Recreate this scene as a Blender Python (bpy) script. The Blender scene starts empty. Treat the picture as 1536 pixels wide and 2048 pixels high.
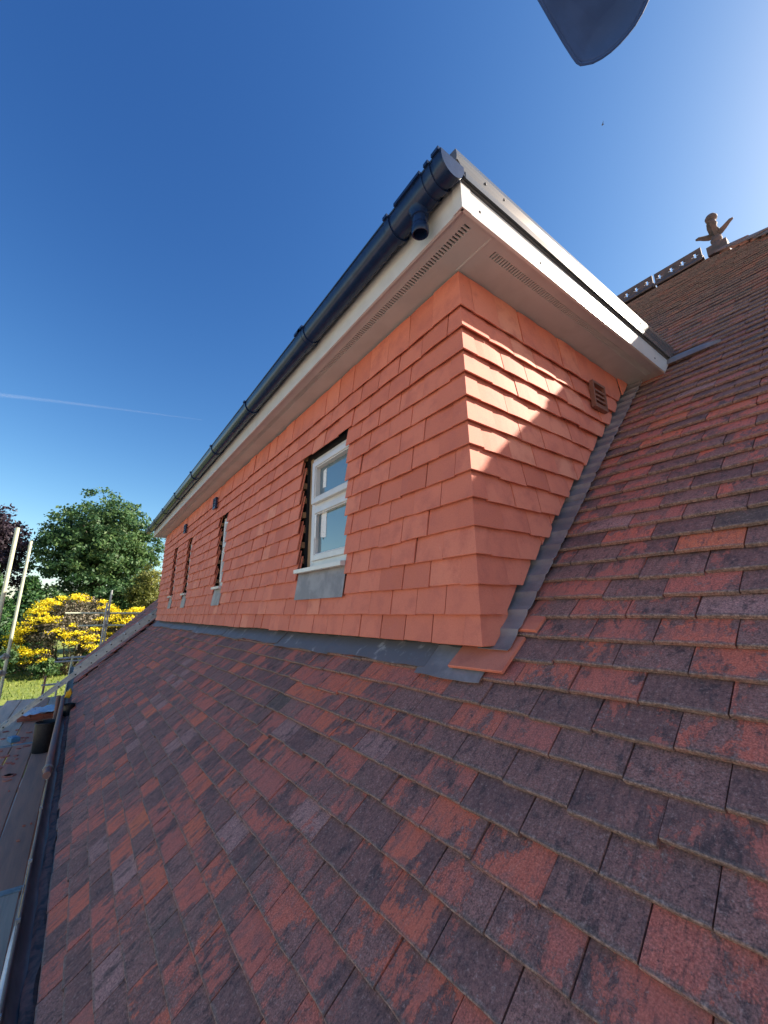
import bpy, math, random
from mathutils import Vector, Matrix

random.seed(11)
R45 = math.sqrt(0.5)
scn = bpy.context.scene
COL = scn.collection

# ------------------------------------------------------------------ camera
F_PX, PITCH, ROLL, YAW = 808.17, 0.243484, -0.006597, 0.629861
CAM = Vector((0.91499, -1.05232, 0.10843))
fw = Vector((-math.cos(YAW) * math.cos(PITCH), math.sin(YAW) * math.cos(PITCH), math.sin(PITCH)))
rt0 = Vector((math.sin(YAW), math.cos(YAW), 0.0))
up0 = rt0.cross(fw)
rt = rt0 * math.cos(ROLL) + up0 * math.sin(ROLL)
up = up0 * math.cos(ROLL) - rt0 * math.sin(ROLL)
cd = bpy.data.cameras.new('camera')
cd.sensor_fit = 'VERTICAL'; cd.sensor_height = 36.0
cd.lens = 36.0 * F_PX / 2048.0
cd.clip_start = 0.02; cd.clip_end = 20000
cam = bpy.data.objects.new('camera', cd); COL.objects.link(cam)
m = Matrix.Identity(4)
for i in range(3):
    m[i][0] = rt[i]; m[i][1] = up[i]; m[i][2] = -fw[i]; m[i][3] = CAM[i]
cam.matrix_world = m
scn.camera = cam

# ------------------------------------------------------------------ sky, sun, exposure
SUN = Vector((0.410, 0.745, 0.575)).normalized()
EL = math.asin(SUN.z); AZ = math.atan2(SUN.x, SUN.y)
w = bpy.data.worlds.new('World'); scn.world = w; w.use_nodes = True
wn = w.node_tree.nodes; wl = w.node_tree.links
bg = wn['Background']
sky = wn.new('ShaderNodeTexSky'); sky.sky_type = 'NISHITA'; sky.sun_disc = False
sky.sun_elevation = EL; sky.sun_rotation = AZ
sky.altitude = 200; sky.air_density = 1.0; sky.dust_density = 1.0; sky.ozone_density = 2.5
# deepen the clear-sky blue away from the sun, one curve for the whole dome
sx = wn.new('ShaderNodeSeparateColor'); cx_ = wn.new('ShaderNodeCombineColor'); wl.new(sky.outputs[0], sx.inputs[0])
for i_, (g_, a_) in enumerate(((1.75, 0.33), (1.4, 0.48), (1.0, 0.81))):
    p_ = wn.new('ShaderNodeMath'); p_.operation = 'POWER'; p_.inputs[1].default_value = g_; wl.new(sx.outputs[i_], p_.inputs[0])
    m_ = wn.new('ShaderNodeMath'); m_.operation = 'MULTIPLY'; m_.inputs[1].default_value = a_; wl.new(p_.outputs[0], m_.inputs[0])
    wl.new(m_.outputs[0], cx_.inputs[i_])
wl.new(cx_.outputs[0], bg.inputs['Color'])
bg.inputs['Strength'].default_value = 0.102
sd = bpy.data.lights.new('sun', 'SUN'); sd.energy = 5.0; sd.angle = math.radians(0.5); sd.color = (1.0, 0.91, 0.76)
so = bpy.data.objects.new('sun', sd); COL.objects.link(so)
so.rotation_euler = SUN.to_track_quat('Z', 'Y').to_euler()
so.location = (5, 10, 20)
vs = scn.view_settings
vs.view_transform = 'Standard'; vs.look = 'None'; vs.gamma = 1.0; vs.use_curve_mapping = False
vs.exposure = 1.27

# ------------------------------------------------------------------ helpers
def project(p):
    d = Vector(p) - CAM
    z = d.dot(fw)
    if z < 0.02: return None
    return (768 + F_PX * d.dot(rt) / z, 1024 - F_PX * d.dot(up) / z)

class MB:
    """collects vertices and faces; build() links them as one mesh object"""
    def __init__(s): s.v = []; s.f = []; s.c = []; s.mi = []
    def add(s, vs_, fs, col=None, mi=0):
        o = len(s.v); s.v += [tuple(p) for p in vs_]
        s.f += [tuple(i + o for i in f) for f in fs]; s.mi += [mi] * len(fs)
        s.c += col if isinstance(col, list) else [col or (0.5, 0.5, 0.5, 1)] * len(vs_)
        return s
    def box(s, a, b, col=None, mi=0):
        x0, y0, z0 = a; x1, y1, z1 = b
        return s.add([(x0,y0,z0),(x1,y0,z0),(x1,y1,z0),(x0,y1,z0),(x0,y0,z1),(x1,y0,z1),(x1,y1,z1),(x0,y1,z1)],
                     [(0,3,2,1),(4,5,6,7),(0,1,5,4),(1,2,6,5),(2,3,7,6),(3,0,4,7)], col, mi)
    def frame_box(s, o, ax, ay, az, col=None):
        """parallelepiped: corner o and three edge vectors"""
        o, ax, ay, az = map(Vector, (o, ax, ay, az))
        p = [o, o+ax, o+ax+ay, o+ay, o+az, o+ax+az, o+ax+ay+az, o+ay+az]
        return s.add(p, [(0,3,2,1),(4,5,6,7),(0,1,5,4),(1,2,6,5),(2,3,7,6),(3,0,4,7)], col)
    def tube(s, pts, rad, n=10, cap=True, col=None, inner=None):
        pts = [Vector(p) for p in pts]; k = len(pts)
        rads = rad if isinstance(rad, (list, tuple)) else [rad] * k
        vs_ = []; fs = []
        prev = None
        for i, p in enumerate(pts):
            t = (pts[min(i+1,k-1)] - pts[max(i-1,0)]).normalized()
            if prev is None:
                a = Vector((0,0,1)) if abs(t.z) < 0.9 else Vector((1,0,0))
                e1 = t.cross(a).normalized()
            else:
                e1 = (prev - t * prev.dot(t)).normalized()
            prev = e1; e2 = t.cross(e1)
            for j in range(n):
                an = 2*math.pi*j/n
                vs_.append(p + (e1*math.cos(an) + e2*math.sin(an)) * rads[i])
        for i in range(k-1):
            for j in range(n):
                fs.append((i*n+j, i*n+(j+1)%n, (i+1)*n+(j+1)%n, (i+1)*n+j))
        if cap:
            fs.append(tuple(range(n-1,-1,-1))); fs.append(tuple((k-1)*n+j for j in range(n)))
        return s.add(vs_, fs, col)
    def lathe(s, base, prof, n=16, col=None, axis=None):
        """prof: list of (radius, height) along axis from base"""
        base = Vector(base); az = Vector(axis or (0,0,1)).normalized()
        a = Vector((1,0,0)) if abs(az.x) < 0.9 else Vector((0,1,0))
        e1 = az.cross(a).normalized(); e2 = az.cross(e1)
        vs_ = []; fs = []
        for r, h in prof:
            for j in range(n):
                an = 2*math.pi*j/n
                vs_.append(base + az*h + (e1*math.cos(an)+e2*math.sin(an))*max(r,1e-4))
        for i in range(len(prof)-1):
            for j in range(n):
                fs.append((i*n+j, i*n+(j+1)%n, (i+1)*n+(j+1)%n, (i+1)*n+j))
        fs.append(tuple(range(n-1,-1,-1))); fs.append(tuple((len(prof)-1)*n+j for j in range(n)))
        return s.add(vs_, fs, col)
    def prism(s, poly, ext, col=None):
        """poly: list of 3D points, ext: extrusion vector"""
        n = len(poly); e = Vector(ext)
        vs_ = [Vector(p) for p in poly] + [Vector(p)+e for p in poly]
        fs = [tuple(range(n-1,-1,-1)), tuple(range(n,2*n))] + [(i,(i+1)%n,(i+1)%n+n,i+n) for i in range(n)]
        return s.add(vs_, fs, col)
    def mesh(s, name, mats, smooth=False):
        me = bpy.data.meshes.new(name)
        me.from_pydata(s.v, [], s.f)
        for mt in (mats if isinstance(mats, (list, tuple)) else [mats]): me.materials.append(mt)
        if any(s.mi): me.polygons.foreach_set('material_index', s.mi)
        at = me.color_attributes.new('tcol', 'FLOAT_COLOR', 'POINT')
        at.data.foreach_set('color', [x for c in s.c for x in c])
        if smooth: me.polygons.foreach_set('use_smooth', [True]*len(me.polygons))
        me.update()
        return me
    def build(s, name, mats, parent=None, smooth=False, recalc=True):
        me = s.mesh(name, mats, smooth)
        if recalc:
            import bmesh
            bm = bmesh.new(); bm.from_mesh(me); bmesh.ops.recalc_face_normals(bm, faces=bm.faces); bm.to_mesh(me); bm.free()
        return link(name, me, parent)

def link(name, me, parent=None, loc=None):
    o = bpy.data.objects.new(name, me); COL.objects.link(o)
    if parent is not None:
        o.parent = parent
        o.location = Vector(loc if loc else (0,0,0)) - world_loc(parent)
    elif loc: o.location = loc
    return o
def world_loc(o):
    p = Vector(o.location)
    while o.parent: o = o.parent; p = p + Vector(o.location)
    return p
def tag(o, label, cat=None, group=None, kind=None):
    o['label'] = label
    if cat: o['category'] = cat
    if group: o['group'] = group
    if kind: o['kind'] = kind
    return o
def thing(name, loc, label, cat, group=None):
    o = bpy.data.objects.new(name, None); COL.objects.link(o); o.location = loc; o.empty_display_size = 0.1
    return tag(o, label, cat, group)
def smooth_by_angle(o, deg=35):
    o.data.polygons.foreach_set('use_smooth', [True]*len(o.data.polygons))
    o.data.set_sharp_from_angle(angle=math.radians(deg))
    return o

# ------------------------------------------------------------------ materials
def new_mat(name):
    mt = bpy.data.materials.new(name); mt.use_nodes = True
    return mt, mt.node_tree.nodes, mt.node_tree.links, mt.node_tree.nodes['Principled BSDF']
def N(nodes, t, **kw):
    n = nodes.new(t)
    for k, v in kw.items():
        if k in n.inputs.keys(): n.inputs[k].default_value = v
        else: setattr(n, k, v)
    return n
def math_node(nd, lk, op, a, b=None, clamp=False):
    n = nd.new('ShaderNodeMath'); n.operation = op; n.use_clamp = clamp
    for i, x in enumerate((a, b)):
        if x is None: continue
        if isinstance(x, (int, float)): n.inputs[i].default_value = x
        else: lk.new(x, n.inputs[i])
    return n.outputs[0]
def mix_rgb(nd, lk, fac, a, b, mode='MIX'):
    n = nd.new('ShaderNodeMix'); n.data_type = 'RGBA'; n.blend_type = mode; n.clamp_factor = True
    for sock, x in ((n.inputs[0], fac), (n.inputs[6], a), (n.inputs[7], b)):
        if isinstance(x, (int, float)): sock.default_value = x
        elif isinstance(x, tuple): sock.default_value = x if len(x) == 4 else (*x, 1)
        else: lk.new(x, sock)
    return n.outputs[2]
def ramp(nd, lk, fac, stops):
    r = nd.new('ShaderNodeValToRGB'); e = r.color_ramp.elements
    while len(e) < len(stops): e.new(0.5)
    for el, (p, c) in zip(e, stops): el.position = p; el.color = (*c, 1)
    lk.new(fac, r.inputs[0]); return r.outputs[0]
def smoothstep(nd, lk, x, a, b):
    n = nd.new('ShaderNodeMapRange'); n.interpolation_type = 'SMOOTHSTEP'
    lk.new(x, n.inputs[0])
    for i, q in ((1, a), (2, b)):
        if isinstance(q, (int, float)): n.inputs[i].default_value = q
        else: lk.new(q, n.inputs[i])
    return n.outputs[0]
def rnd_source(nd, lk, per_object):
    if per_object:
        c = nd.new('ShaderNodeObjectInfo').outputs['Color']
    else:
        a = nd.new('ShaderNodeAttribute'); a.attribute_name = 'tcol'; c = a.outputs['Color']
    s = nd.new('ShaderNodeSeparateColor'); lk.new(c, s.inputs[0])
    return c, s.outputs[0], s.outputs[1], s.outputs[2]
def noise(nd, lk, vec, scale, detail=4, rough=0.55, dist=0.0):
    n = nd.new('ShaderNodeTexNoise'); n.inputs['Scale'].default_value = scale; n.inputs['Detail'].default_value = detail
    n.inputs['Roughness'].default_value = rough; n.inputs['Distortion'].default_value = dist
    lk.new(vec, n.inputs['Vector']); return n.outputs['Fac']
def vmath(nd, lk, op, a, b):
    n = nd.new('ShaderNodeVectorMath'); n.operation = op
    for i, x in enumerate((a, b)):
        if isinstance(x, tuple): n.inputs[i].default_value = x
        else: lk.new(x, n.inputs[i])
    return n.outputs[0]
def position(nd): return nd.new('ShaderNodeNewGeometry').outputs['Position']
def bump(nd, lk, bsdf, h, strength, dist):
    b = nd.new('ShaderNodeBump'); b.inputs['Strength'].default_value = strength; b.inputs['Distance'].default_value = dist
    lk.new(h, b.inputs['Height']); lk.new(b.outputs[0], bsdf.inputs['Normal'])

def mat_old_tile(name, per_object):
    """weathered clay plain tile: red body, dark sooty skin that has flaked off in patches"""
    mt, nd, lk, bs = new_mat(name)
    c, r1, r2, r3 = rnd_source(nd, lk, per_object)
    pos = position(nd)
    mp = nd.new('ShaderNodeMapping'); mp.inputs['Rotation'].default_value = (math.radians(-45), 0, 0); lk.new(pos, mp.inputs['Vector'])
    off = vmath(nd, lk, 'MULTIPLY', c, (37.0, 53.0, 71.0))
    v = vmath(nd, lk, 'ADD', mp.outputs[0], off)
    vst = vmath(nd, lk, 'MULTIPLY', v, (1.0, 0.55, 1.0))
    body = ramp(nd, lk, r1, [(0.0, (0.40, 0.155, 0.130)), (0.4, (0.54, 0.165, 0.125)), (0.72, (0.64, 0.172, 0.118)), (0.9, (0.71, 0.178, 0.104)), (1.0, (0.76, 0.205, 0.100))])
    big = noise(nd, lk, vst, 10.0, 3, 0.6, 0.4)
    med = noise(nd, lk, vst, 38.0, 9, 0.80, 0.5)
    fine = noise(nd, lk, v, 280.0, 3, 0.65)
    sp = noise(nd, lk, v, 120.0, 6, 0.80)
    mot = noise(nd, lk, vst, 22.0, 7, 0.75, 0.4)
    # skin mask, coverage set by r2; the broken edge comes from the finer noises
    mm = math_node(nd, lk, 'ADD', math_node(nd, lk, 'MULTIPLY', big, 1.0), math_node(nd, lk, 'MULTIPLY', med, 0.75))
    mm = math_node(nd, lk, 'ADD', mm, math_node(nd, lk, 'MULTIPLY', sp, 0.34))
    thr = math_node(nd, lk, 'ADD', math_node(nd, lk, 'MULTIPLY', r2, 0.52), 0.755)
    skin = smoothstep(nd, lk, math_node(nd, lk, 'SUBTRACT', mm, thr), -0.018, 0.03)
    skinc = mix_rgb(nd, lk, r3, (0.185, 0.097, 0.090), (0.340, 0.168, 0.140))
    mossy = smoothstep(nd, lk, r3, 0.075, 0.055)
    skinc = mix_rgb(nd, lk, math_node(nd, lk, 'MULTIPLY', mossy, 0.9), skinc, (0.135, 0.105, 0.085))
    pale = smoothstep(nd, lk, r3, 0.945, 0.965)
    skinc = mix_rgb(nd, lk, math_node(nd, lk, 'MULTIPLY', pale, 0.7), skinc, mix_rgb(nd, lk, r1, (0.42, 0.225, 0.20), (0.60, 0.33, 0.29)))
    skinc = mix_rgb(nd, lk, math_node(nd, lk, 'MULTIPLY', smoothstep(nd, lk, mot, 0.50, 0.66), 0.9), skinc, (0.070, 0.053, 0.056))
    skinc = mix_rgb(nd, lk, math_node(nd, lk, 'MULTIPLY', smoothstep(nd, lk, mot, 0.46, 0.32), 0.65), skinc, (0.42, 0.185, 0.15))
    skinc = mix_rgb(nd, lk, math_node(nd, lk, 'MULTIPLY', smoothstep(nd, lk, sp, 0.53, 0.66), 0.8), skinc, (0.44, 0.29, 0.25))
    skinc = mix_rgb(nd, lk, math_node(nd, lk, 'MULTIPLY', smoothstep(nd, lk, sp, 0.47, 0.35), 0.8), skinc, (0.055, 0.043, 0.045))
    bodyv = mix_rgb(nd, lk, math_node(nd, lk, 'MULTIPLY', smoothstep(nd, lk, mot, 0.46, 0.64), 0.75), body, (0.36, 0.15, 0.125))
    bodyv = mix_rgb(nd, lk, math_node(nd, lk, 'MULTIPLY', smoothstep(nd, lk, sp, 0.58, 0.64), 0.8), bodyv, (0.13, 0.075, 0.07))
    colr = mix_rgb(nd, lk, math_node(nd, lk, 'MULTIPLY', skin, 0.95), bodyv, skinc)
    # run-off streaks down the slope
    strk = noise(nd, lk, vmath(nd, lk, 'MULTIPLY', v, (1.0, 0.09, 1.0)), 85.0, 5, 0.7)
    colr = mix_rgb(nd, lk, math_node(nd, lk, 'MULTIPLY', smoothstep(nd, lk, strk, 0.52, 0.68), 0.6), colr, (0.085, 0.062, 0.062))
    colr = mix_rgb(nd, lk, math_node(nd, lk, 'MULTIPLY', smoothstep(nd, lk, strk, 0.44, 0.30), 0.35), colr, (0.50, 0.24, 0.19))
    # grey-brown lichen crust along the exposed tail
    ta = nd.new('ShaderNodeAttribute'); ta.attribute_name = 'tcol'
    tl = math_node(nd, lk, 'ADD', ta.outputs['Alpha'], math_node(nd, lk, 'MULTIPLY', math_node(nd, lk, 'SUBTRACT', med, 0.5), 0.10))
    colr = mix_rgb(nd, lk, math_node(nd, lk, 'MULTIPLY', smoothstep(nd, lk, tl, 0.945, 0.985), 0.8), colr, mix_rgb(nd, lk, smoothstep(nd, lk, sp, 0.4, 0.62), (0.13, 0.095, 0.085), (0.33, 0.235, 0.195)))
    # grains
    colr = mix_rgb(nd, lk, math_node(nd, lk, 'ADD', 0.35, math_node(nd, lk, 'MULTIPLY', r3, 0.6)), colr, ramp(nd, lk, fine, [(0.28, (0.18, 0.18, 0.19)), (0.5, (0.5, 0.5, 0.5)), (0.70, (0.86, 0.83, 0.80))]), 'OVERLAY')
    # pale lichen flecks
    lich = smoothstep(nd, lk, noise(nd, lk, v, 75.0, 5, 0.75), 0.655, 0.72)
    colr = mix_rgb(nd, lk, math_node(nd, lk, 'MULTIPLY', lich, 0.55), colr, (0.50, 0.40, 0.33))
    # slight green-grey algae over some
    alg = smoothstep(nd, lk, noise(nd, lk, pos, 3.1, 3, 0.6), 0.60, 0.74)
    colr = mix_rgb(nd, lk, math_node(nd, lk, 'MULTIPLY', alg, 0.35), colr, (0.17, 0.145, 0.12))
    lk.new(colr, bs.inputs['Base Color'])
    bs.inputs['Roughness'].default_value = 0.78; bs.inputs['Specular IOR Level'].default_value = 0.35
    h = math_node(nd, lk, 'ADD', math_node(nd, lk, 'MULTIPLY', fine, 0.5), math_node(nd, lk, 'MULTIPLY', skin, 0.6))
    h = math_node(nd, lk, 'ADD', h, math_node(nd, lk, 'MULTIPLY', sp, 0.6))
    bump(nd, lk, bs, h, 0.55, 0.0018)
    return mt

def mat_new_tile(name, per_object, k=1.0):
    """fresh sanded terracotta"""
    mt, nd, lk, bs = new_mat(name)
    c, r1, r2, r3 = rnd_source(nd, lk, per_object)
    pos = position(nd)
    v = vmath(nd, lk, 'ADD', pos, vmath(nd, lk, 'MULTIPLY', c, (31.0, 47.0, 29.0)))
    body = ramp(nd, lk, r1, [(0.0, (0.55*k, 0.155*k, 0.098*k)), (0.5, (0.66*k, 0.198*k, 0.128*k)), (0.85, (0.70*k, 0.222*k, 0.142*k)), (1.0, (0.74*k, 0.28*k, 0.18*k))])
    big = noise(nd, lk, v, 11.0, 4, 0.6)
    colr = mix_rgb(nd, lk, smoothstep(nd, lk, big, 0.42, 0.75), body, (0.54*k, 0.155*k, 0.108*k))
    fine = noise(nd, lk, v, 330.0, 3, 0.6)
    colr = mix_rgb(nd, lk, 0.30, colr, ramp(nd, lk, fine, [(0.3, (0.3, 0.3, 0.3)), (0.7, (0.7, 0.7, 0.7))]), 'OVERLAY')
    # pale scuffs on some tiles
    vs_ = vmath(nd, lk, 'MULTIPLY', v, (1.0, 1.0, 0.35))
    sc = smoothstep(nd, lk, noise(nd, lk, vs_, 46.0, 5, 0.7, 1.2), 0.69, 0.74)
    colr = mix_rgb(nd, lk, math_node(nd, lk, 'MULTIPLY', sc, math_node(nd, lk, 'MULTIPLY', r2, 0.6)), colr, (0.74, 0.50, 0.40))
    dk = smoothstep(nd, lk, noise(nd, lk, v, 62.0, 4, 0.7, 0.6), 0.68, 0.74)
    colr = mix_rgb(nd, lk, math_node(nd, lk, 'MULTIPLY', dk, 0.45), colr, (0.22, 0.075, 0.055))
    lk.new(colr, bs.inputs['Base Color'])
    bs.inputs['Roughness'].default_value = 0.72; bs.inputs['Specular IOR Level'].default_value = 0.35
    bump(nd, lk, bs, math_node(nd, lk, 'ADD', math_node(nd, lk, 'MULTIPLY', fine, 0.6), math_node(nd, lk, 'MULTIPLY', big, 1.5)), 0.45, 0.0012)
    return mt

def mat_simple(name, col, rough=0.6, metal=0.0, var=None, vscale=8.0, detail=4, spec=0.5, bump_s=0.0, bump_scale=60.0, stretch=(1,1,1), lo=0.4, hi=0.65, per_vert=0.0):
    mt, nd, lk, bs = new_mat(name)
    bs.inputs['Roughness'].default_value = rough; bs.inputs['Metallic'].default_value = metal
    bs.inputs['Specular IOR Level'].default_value = spec
    pos = vmath(nd, lk, 'MULTIPLY', position(nd), stretch)
    out = None
    if var:
        f = smoothstep(nd, lk, noise(nd, lk, pos, vscale, detail, 0.65, 0.3), lo, hi)
        out = mix_rgb(nd, lk, f, col, var)
    if per_vert:
        a = nd.new('ShaderNodeAttribute'); a.attribute_name = 'tcol'
        out = mix_rgb(nd, lk, per_vert, out if out else col, a.outputs['Color'], 'OVERLAY')
    if out is not None: lk.new(out, bs.inputs['Base Color'])
    else: bs.inputs['Base Color'].default_value = (*col, 1)
    if bump_s: bump(nd, lk, bs, noise(nd, lk, pos, bump_scale, 4, 0.6), bump_s, 0.003)
    return mt

def mat_leaf(name, stops, trans=0.35):
    mt, nd, lk, bs = new_mat(name)
    c, r1, r2, r3 = rnd_source(nd, lk, False)
    col = ramp(nd, lk, r1, stops)
    lk.new(col, bs.inputs['Base Color']); bs.inputs['Roughness'].default_value = 0.55; bs.inputs['Specular IOR Level'].default_value = 0.4
    tr = nd.new('ShaderNodeBsdfTranslucent'); lk.new(col, tr.inputs[0])
    mx = nd.new('ShaderNodeMixShader'); mx.inputs[0].default_value = trans
    lk.new(bs.outputs[0], mx.inputs[1]); lk.new(tr.outputs[0], mx.inputs[2])
    lk.new(mx.outputs[0], nd['Material Output'].inputs[0])
    return mt

M = {}
M['old_o'] = mat_old_tile('weathered_clay_single', True)
M['old_m'] = mat_old_tile('weathered_clay_field', False)
M['new_o'] = mat_new_tile('terracotta_single', True)
M['new_m'] = mat_new_tile('terracotta_field', False)
M['lead'] = mat_simple('lead_sheet', (0.205, 0.185, 0.195), 0.50, 0.1, (0.30, 0.275, 0.28), 7, 5, bump_s=0.25, bump_scale=30)
M['lead_pale'] = mat_simple('lead_sheet_chalky', (0.165, 0.15, 0.16), 0.55, 0.1, (0.48, 0.44, 0.43), 13, 6, stretch=(1.0, 0.45, 1.0), lo=0.56, hi=0.74, bump_s=0.35, bump_scale=30)
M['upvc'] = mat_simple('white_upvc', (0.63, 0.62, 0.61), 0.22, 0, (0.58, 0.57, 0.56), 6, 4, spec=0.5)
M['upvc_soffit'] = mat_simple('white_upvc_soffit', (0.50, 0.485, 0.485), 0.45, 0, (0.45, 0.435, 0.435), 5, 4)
M['black_plastic'] = mat_simple('black_upvc', (0.008, 0.020, 0.062), 0.26, 0, (0.012, 0.027, 0.075), 20, 4, spec=0.35)
M['trim'] = mat_simple('grey_edge_trim', (0.075, 0.08, 0.088), 0.26, 0, (0.11, 0.115, 0.12), 9, 5, stretch=(1, 0.15, 3), spec=0.55)
M['flat_roof'] = mat_simple('grey_fibreglass', (0.20, 0.21, 0.22), 0.5, 0, (0.26, 0.27, 0.28), 5)
M['felt'] = mat_simple('black_underlay', (0.012, 0.013, 0.016), 0.7, 0, (0.025, 0.025, 0.028), 20)
M['timber'] = mat_simple('raw_timber', (0.33, 0.21, 0.11), 0.75, 0, (0.22, 0.13, 0.065), 14, 4, stretch=(1, 1, 0.2))
M['batten'] = mat_simple('batten_timber', (0.36, 0.20, 0.10), 0.75, 0, (0.25, 0.13, 0.07), 30, 4)
M['alu'] = mat_simple('aluminium', (0.55, 0.57, 0.58), 0.42, 0.75, (0.42, 0.44, 0.46), 12, 4, stretch=(1, 1, 1))
M['galv'] = mat_simple('galvanised_tube', (0.42, 0.43, 0.42), 0.5, 0.5, (0.30, 0.31, 0.31), 16, 4)
M['tube_pale'] = mat_simple('pale_painted_tube', (0.58, 0.60, 0.42), 0.5, 0.1, (0.46, 0.48, 0.36), 12, 4)
M['tube_rust'] = mat_simple('rusty_tube', (0.25, 0.125, 0.10), 0.65, 0.2, (0.16, 0.13, 0.13), 9, 5, stretch=(0.5, 1, 1))
M['coupler'] = mat_simple('coupler_steel', (0.30, 0.30, 0.30), 0.55, 0.6, (0.2, 0.17, 0.15), 30)
M['plank'] = mat_simple('dusty_plank', (0.66, 0.30, 0.19), 0.85, 0, (0.52, 0.25, 0.17), 10, 6, stretch=(0.12, 1.4, 1), bump_s=0.5, bump_scale=45)
M['plank2'] = mat_simple('dusty_plank_red', (0.70, 0.29, 0.18), 0.85, 0, (0.54, 0.25, 0.16), 10, 6, stretch=(0.12, 1.4, 1), bump_s=0.5, bump_scale=45)
M['plank_grey'] = mat_simple('grey_plank', (0.72, 0.51, 0.37), 0.85, 0, (0.58, 0.41, 0.30), 10, 6, stretch=(0.12, 1.4, 1), bump_s=0.5, bump_scale=45)
M['rubber'] = mat_simple('black_rubber', (0.012, 0.013, 0.015), 0.6, 0, (0.022, 0.022, 0.024), 40)
M['gutter_dark'] = mat_simple('aged_gutter', (0.075, 0.070, 0.078), 0.42, 0, (0.14, 0.13, 0.135), 12, 5, stretch=(0.3, 1, 1))
M['gutter_dirt'] = mat_simple('gutter_silt', (0.42, 0.18, 0.13), 0.9, 0, (0.16, 0.10, 0.09), 22, 5, bump_s=0.6)
M['blue'] = mat_simple('blue_plastic', (0.10, 0.26, 0.40), 0.5)
M['yellow'] = mat_simple('yellow_plastic', (0.85, 0.46, 0.02), 0.4)
M['white_sheet'] = mat_simple('white_polythene', (0.72, 0.74, 0.78), 0.35, 0, (0.60, 0.63, 0.68), 9)
M['paper'] = mat_simple('white_label', (0.80, 0.80, 0.78), 0.6, 0, (0.45, 0.46, 0.48), 70, 2, stretch=(2.2, 1, 1), lo=0.60, hi=0.64)
M['screw'] = mat_simple('screw_steel', (0.06, 0.06, 0.065), 0.4, 0.7)
M['mortar'] = mat_simple('mortar', (0.30, 0.27, 0.24), 0.9, 0, (0.22, 0.2, 0.18), 30)
M['ridge'] = mat_simple('ridge_clay', (0.14, 0.088, 0.08), 0.8, 0, (0.075, 0.06, 0.06), 14, 6, bump_s=0.4)
M['brick'] = mat_simple('brickwork', (0.26, 0.10, 0.07), 0.9, 0, (0.18, 0.08, 0.06), 6)
M['tarp'] = mat_simple('blue_tarpaulin', (0.018, 0.060, 0.20), 0.75, 0, (0.025, 0.075, 0.24), 9, bump_s=0.2, bump_scale=12)
M['bark'] = mat_simple('bark', (0.10, 0.075, 0.055), 0.9, 0, (0.06, 0.05, 0.04), 8, stretch=(1, 1, 0.2))
M['lawn'] = mat_simple('lawn', (0.13, 0.18, 0.03), 0.9, 0, (0.20, 0.235, 0.045), 0.5, 5)
M['grass'] = mat_leaf('grass_blades', [(0, (0.10, 0.16, 0.02)), (1, (0.24, 0.28, 0.05))], 0.3)
mt, nd, lk, bs = new_mat('window_glass')
bs.inputs['Base Color'].default_value = (0.10, 0.155, 0.185, 1); bs.inputs['Roughness'].default_value = 0.04
bs.inputs['Specular IOR Level'].default_value = 0.9; bs.inputs['IOR'].default_value = 1.9
M['glass'] = mt

# ------------------------------------------------------------------ house: shared frame
C_ROOF = 0.08          # main slope: z = y - 0.08 at the tile tails
def rp(x, s, n=0.0):
    """point on the main roof: x along the ridge, s up the slope, n along the outward normal"""
    return Vector((x, s*R45 - n*R45, s*R45 - C_ROOF + n*R45))
GROUND = -4.2
TG, TW, TT = 0.0875, 0.1645, 0.0155     # roof gauge, tile pitch across, thickness
S0, KMIN, KMAX = -0.014, -16, 62
HIP0 = Vector((0.19, 3.92, 3.84))
X_VERGE = -12.2
DORM_X0 = -7.31
house = thing('house', (-3.0, 1.0, GROUND), 'weathered red-brown clay tiled house roof with new terracotta tile-hung flat-roofed dormer', 'house')

def hip_x(y): return HIP0.x + (HIP0.y - y)
# roof deck under the tiles: main slope, rear slope, hipped end
mb = MB()
nn = -0.060
s_e, s_r = S0 + KMIN*TG + 0.03, HIP0.y/R45 - 0.02
ye = s_e*R45
def slab(mb, poly, nrm, t=0.02): mb.prism(poly, Vector(nrm)*-t)
slab(mb, [rp(X_VERGE+0.03, s_e, nn), rp(hip_x(ye)-0.1, s_e, nn), rp(HIP0.x-0.03, s_r, nn), rp(X_VERGE+0.03, s_r, nn)], (0, -R45, R45))
yb = 2*HIP0.y - ye
pr = lambda x, y, z: Vector((x, y, z))
ze = rp(0, s_e, nn).z; zr = rp(0, s_r, nn).z
mb2 = MB()
slab(mb2, [pr(X_VERGE+0.03, HIP0.y+0.01, zr), pr(HIP0.x-0.03, HIP0.y+0.01, zr), pr(hip_x(ye)-0.1, yb, ze), pr(X_VERGE+0.03, yb, ze)], (0, R45, R45))
slab(mb2, [pr(HIP0.x-0.03, HIP0.y, zr), pr(hip_x(ye)-0.1, yb, ze), pr(hip_x(ye)-0.1, ye, ze)], (R45, 0, R45))
roof = mb.build('roof', M['felt'], house)
mb2.build('rear_roof', M['old_m'], house)
roof['label'] = 'weathered red and sooty plain tile roof slope'
# house walls below the eaves
mb = MB()
mb.box((X_VERGE+0.35, ye+0.35, GROUND-0.3), (hip_x(ye)-0.4, yb-0.35, ye-0.25))
mb.prism([pr(X_VERGE+0.36, ye+0.4, ye-0.25), pr(X_VERGE+0.36, yb-0.4, ye-0.25), pr(X_VERGE+0.36, HIP0.y, zr-0.2)], (0.2, 0, 0))
mb.build('wall', M['brick'], house)

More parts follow.
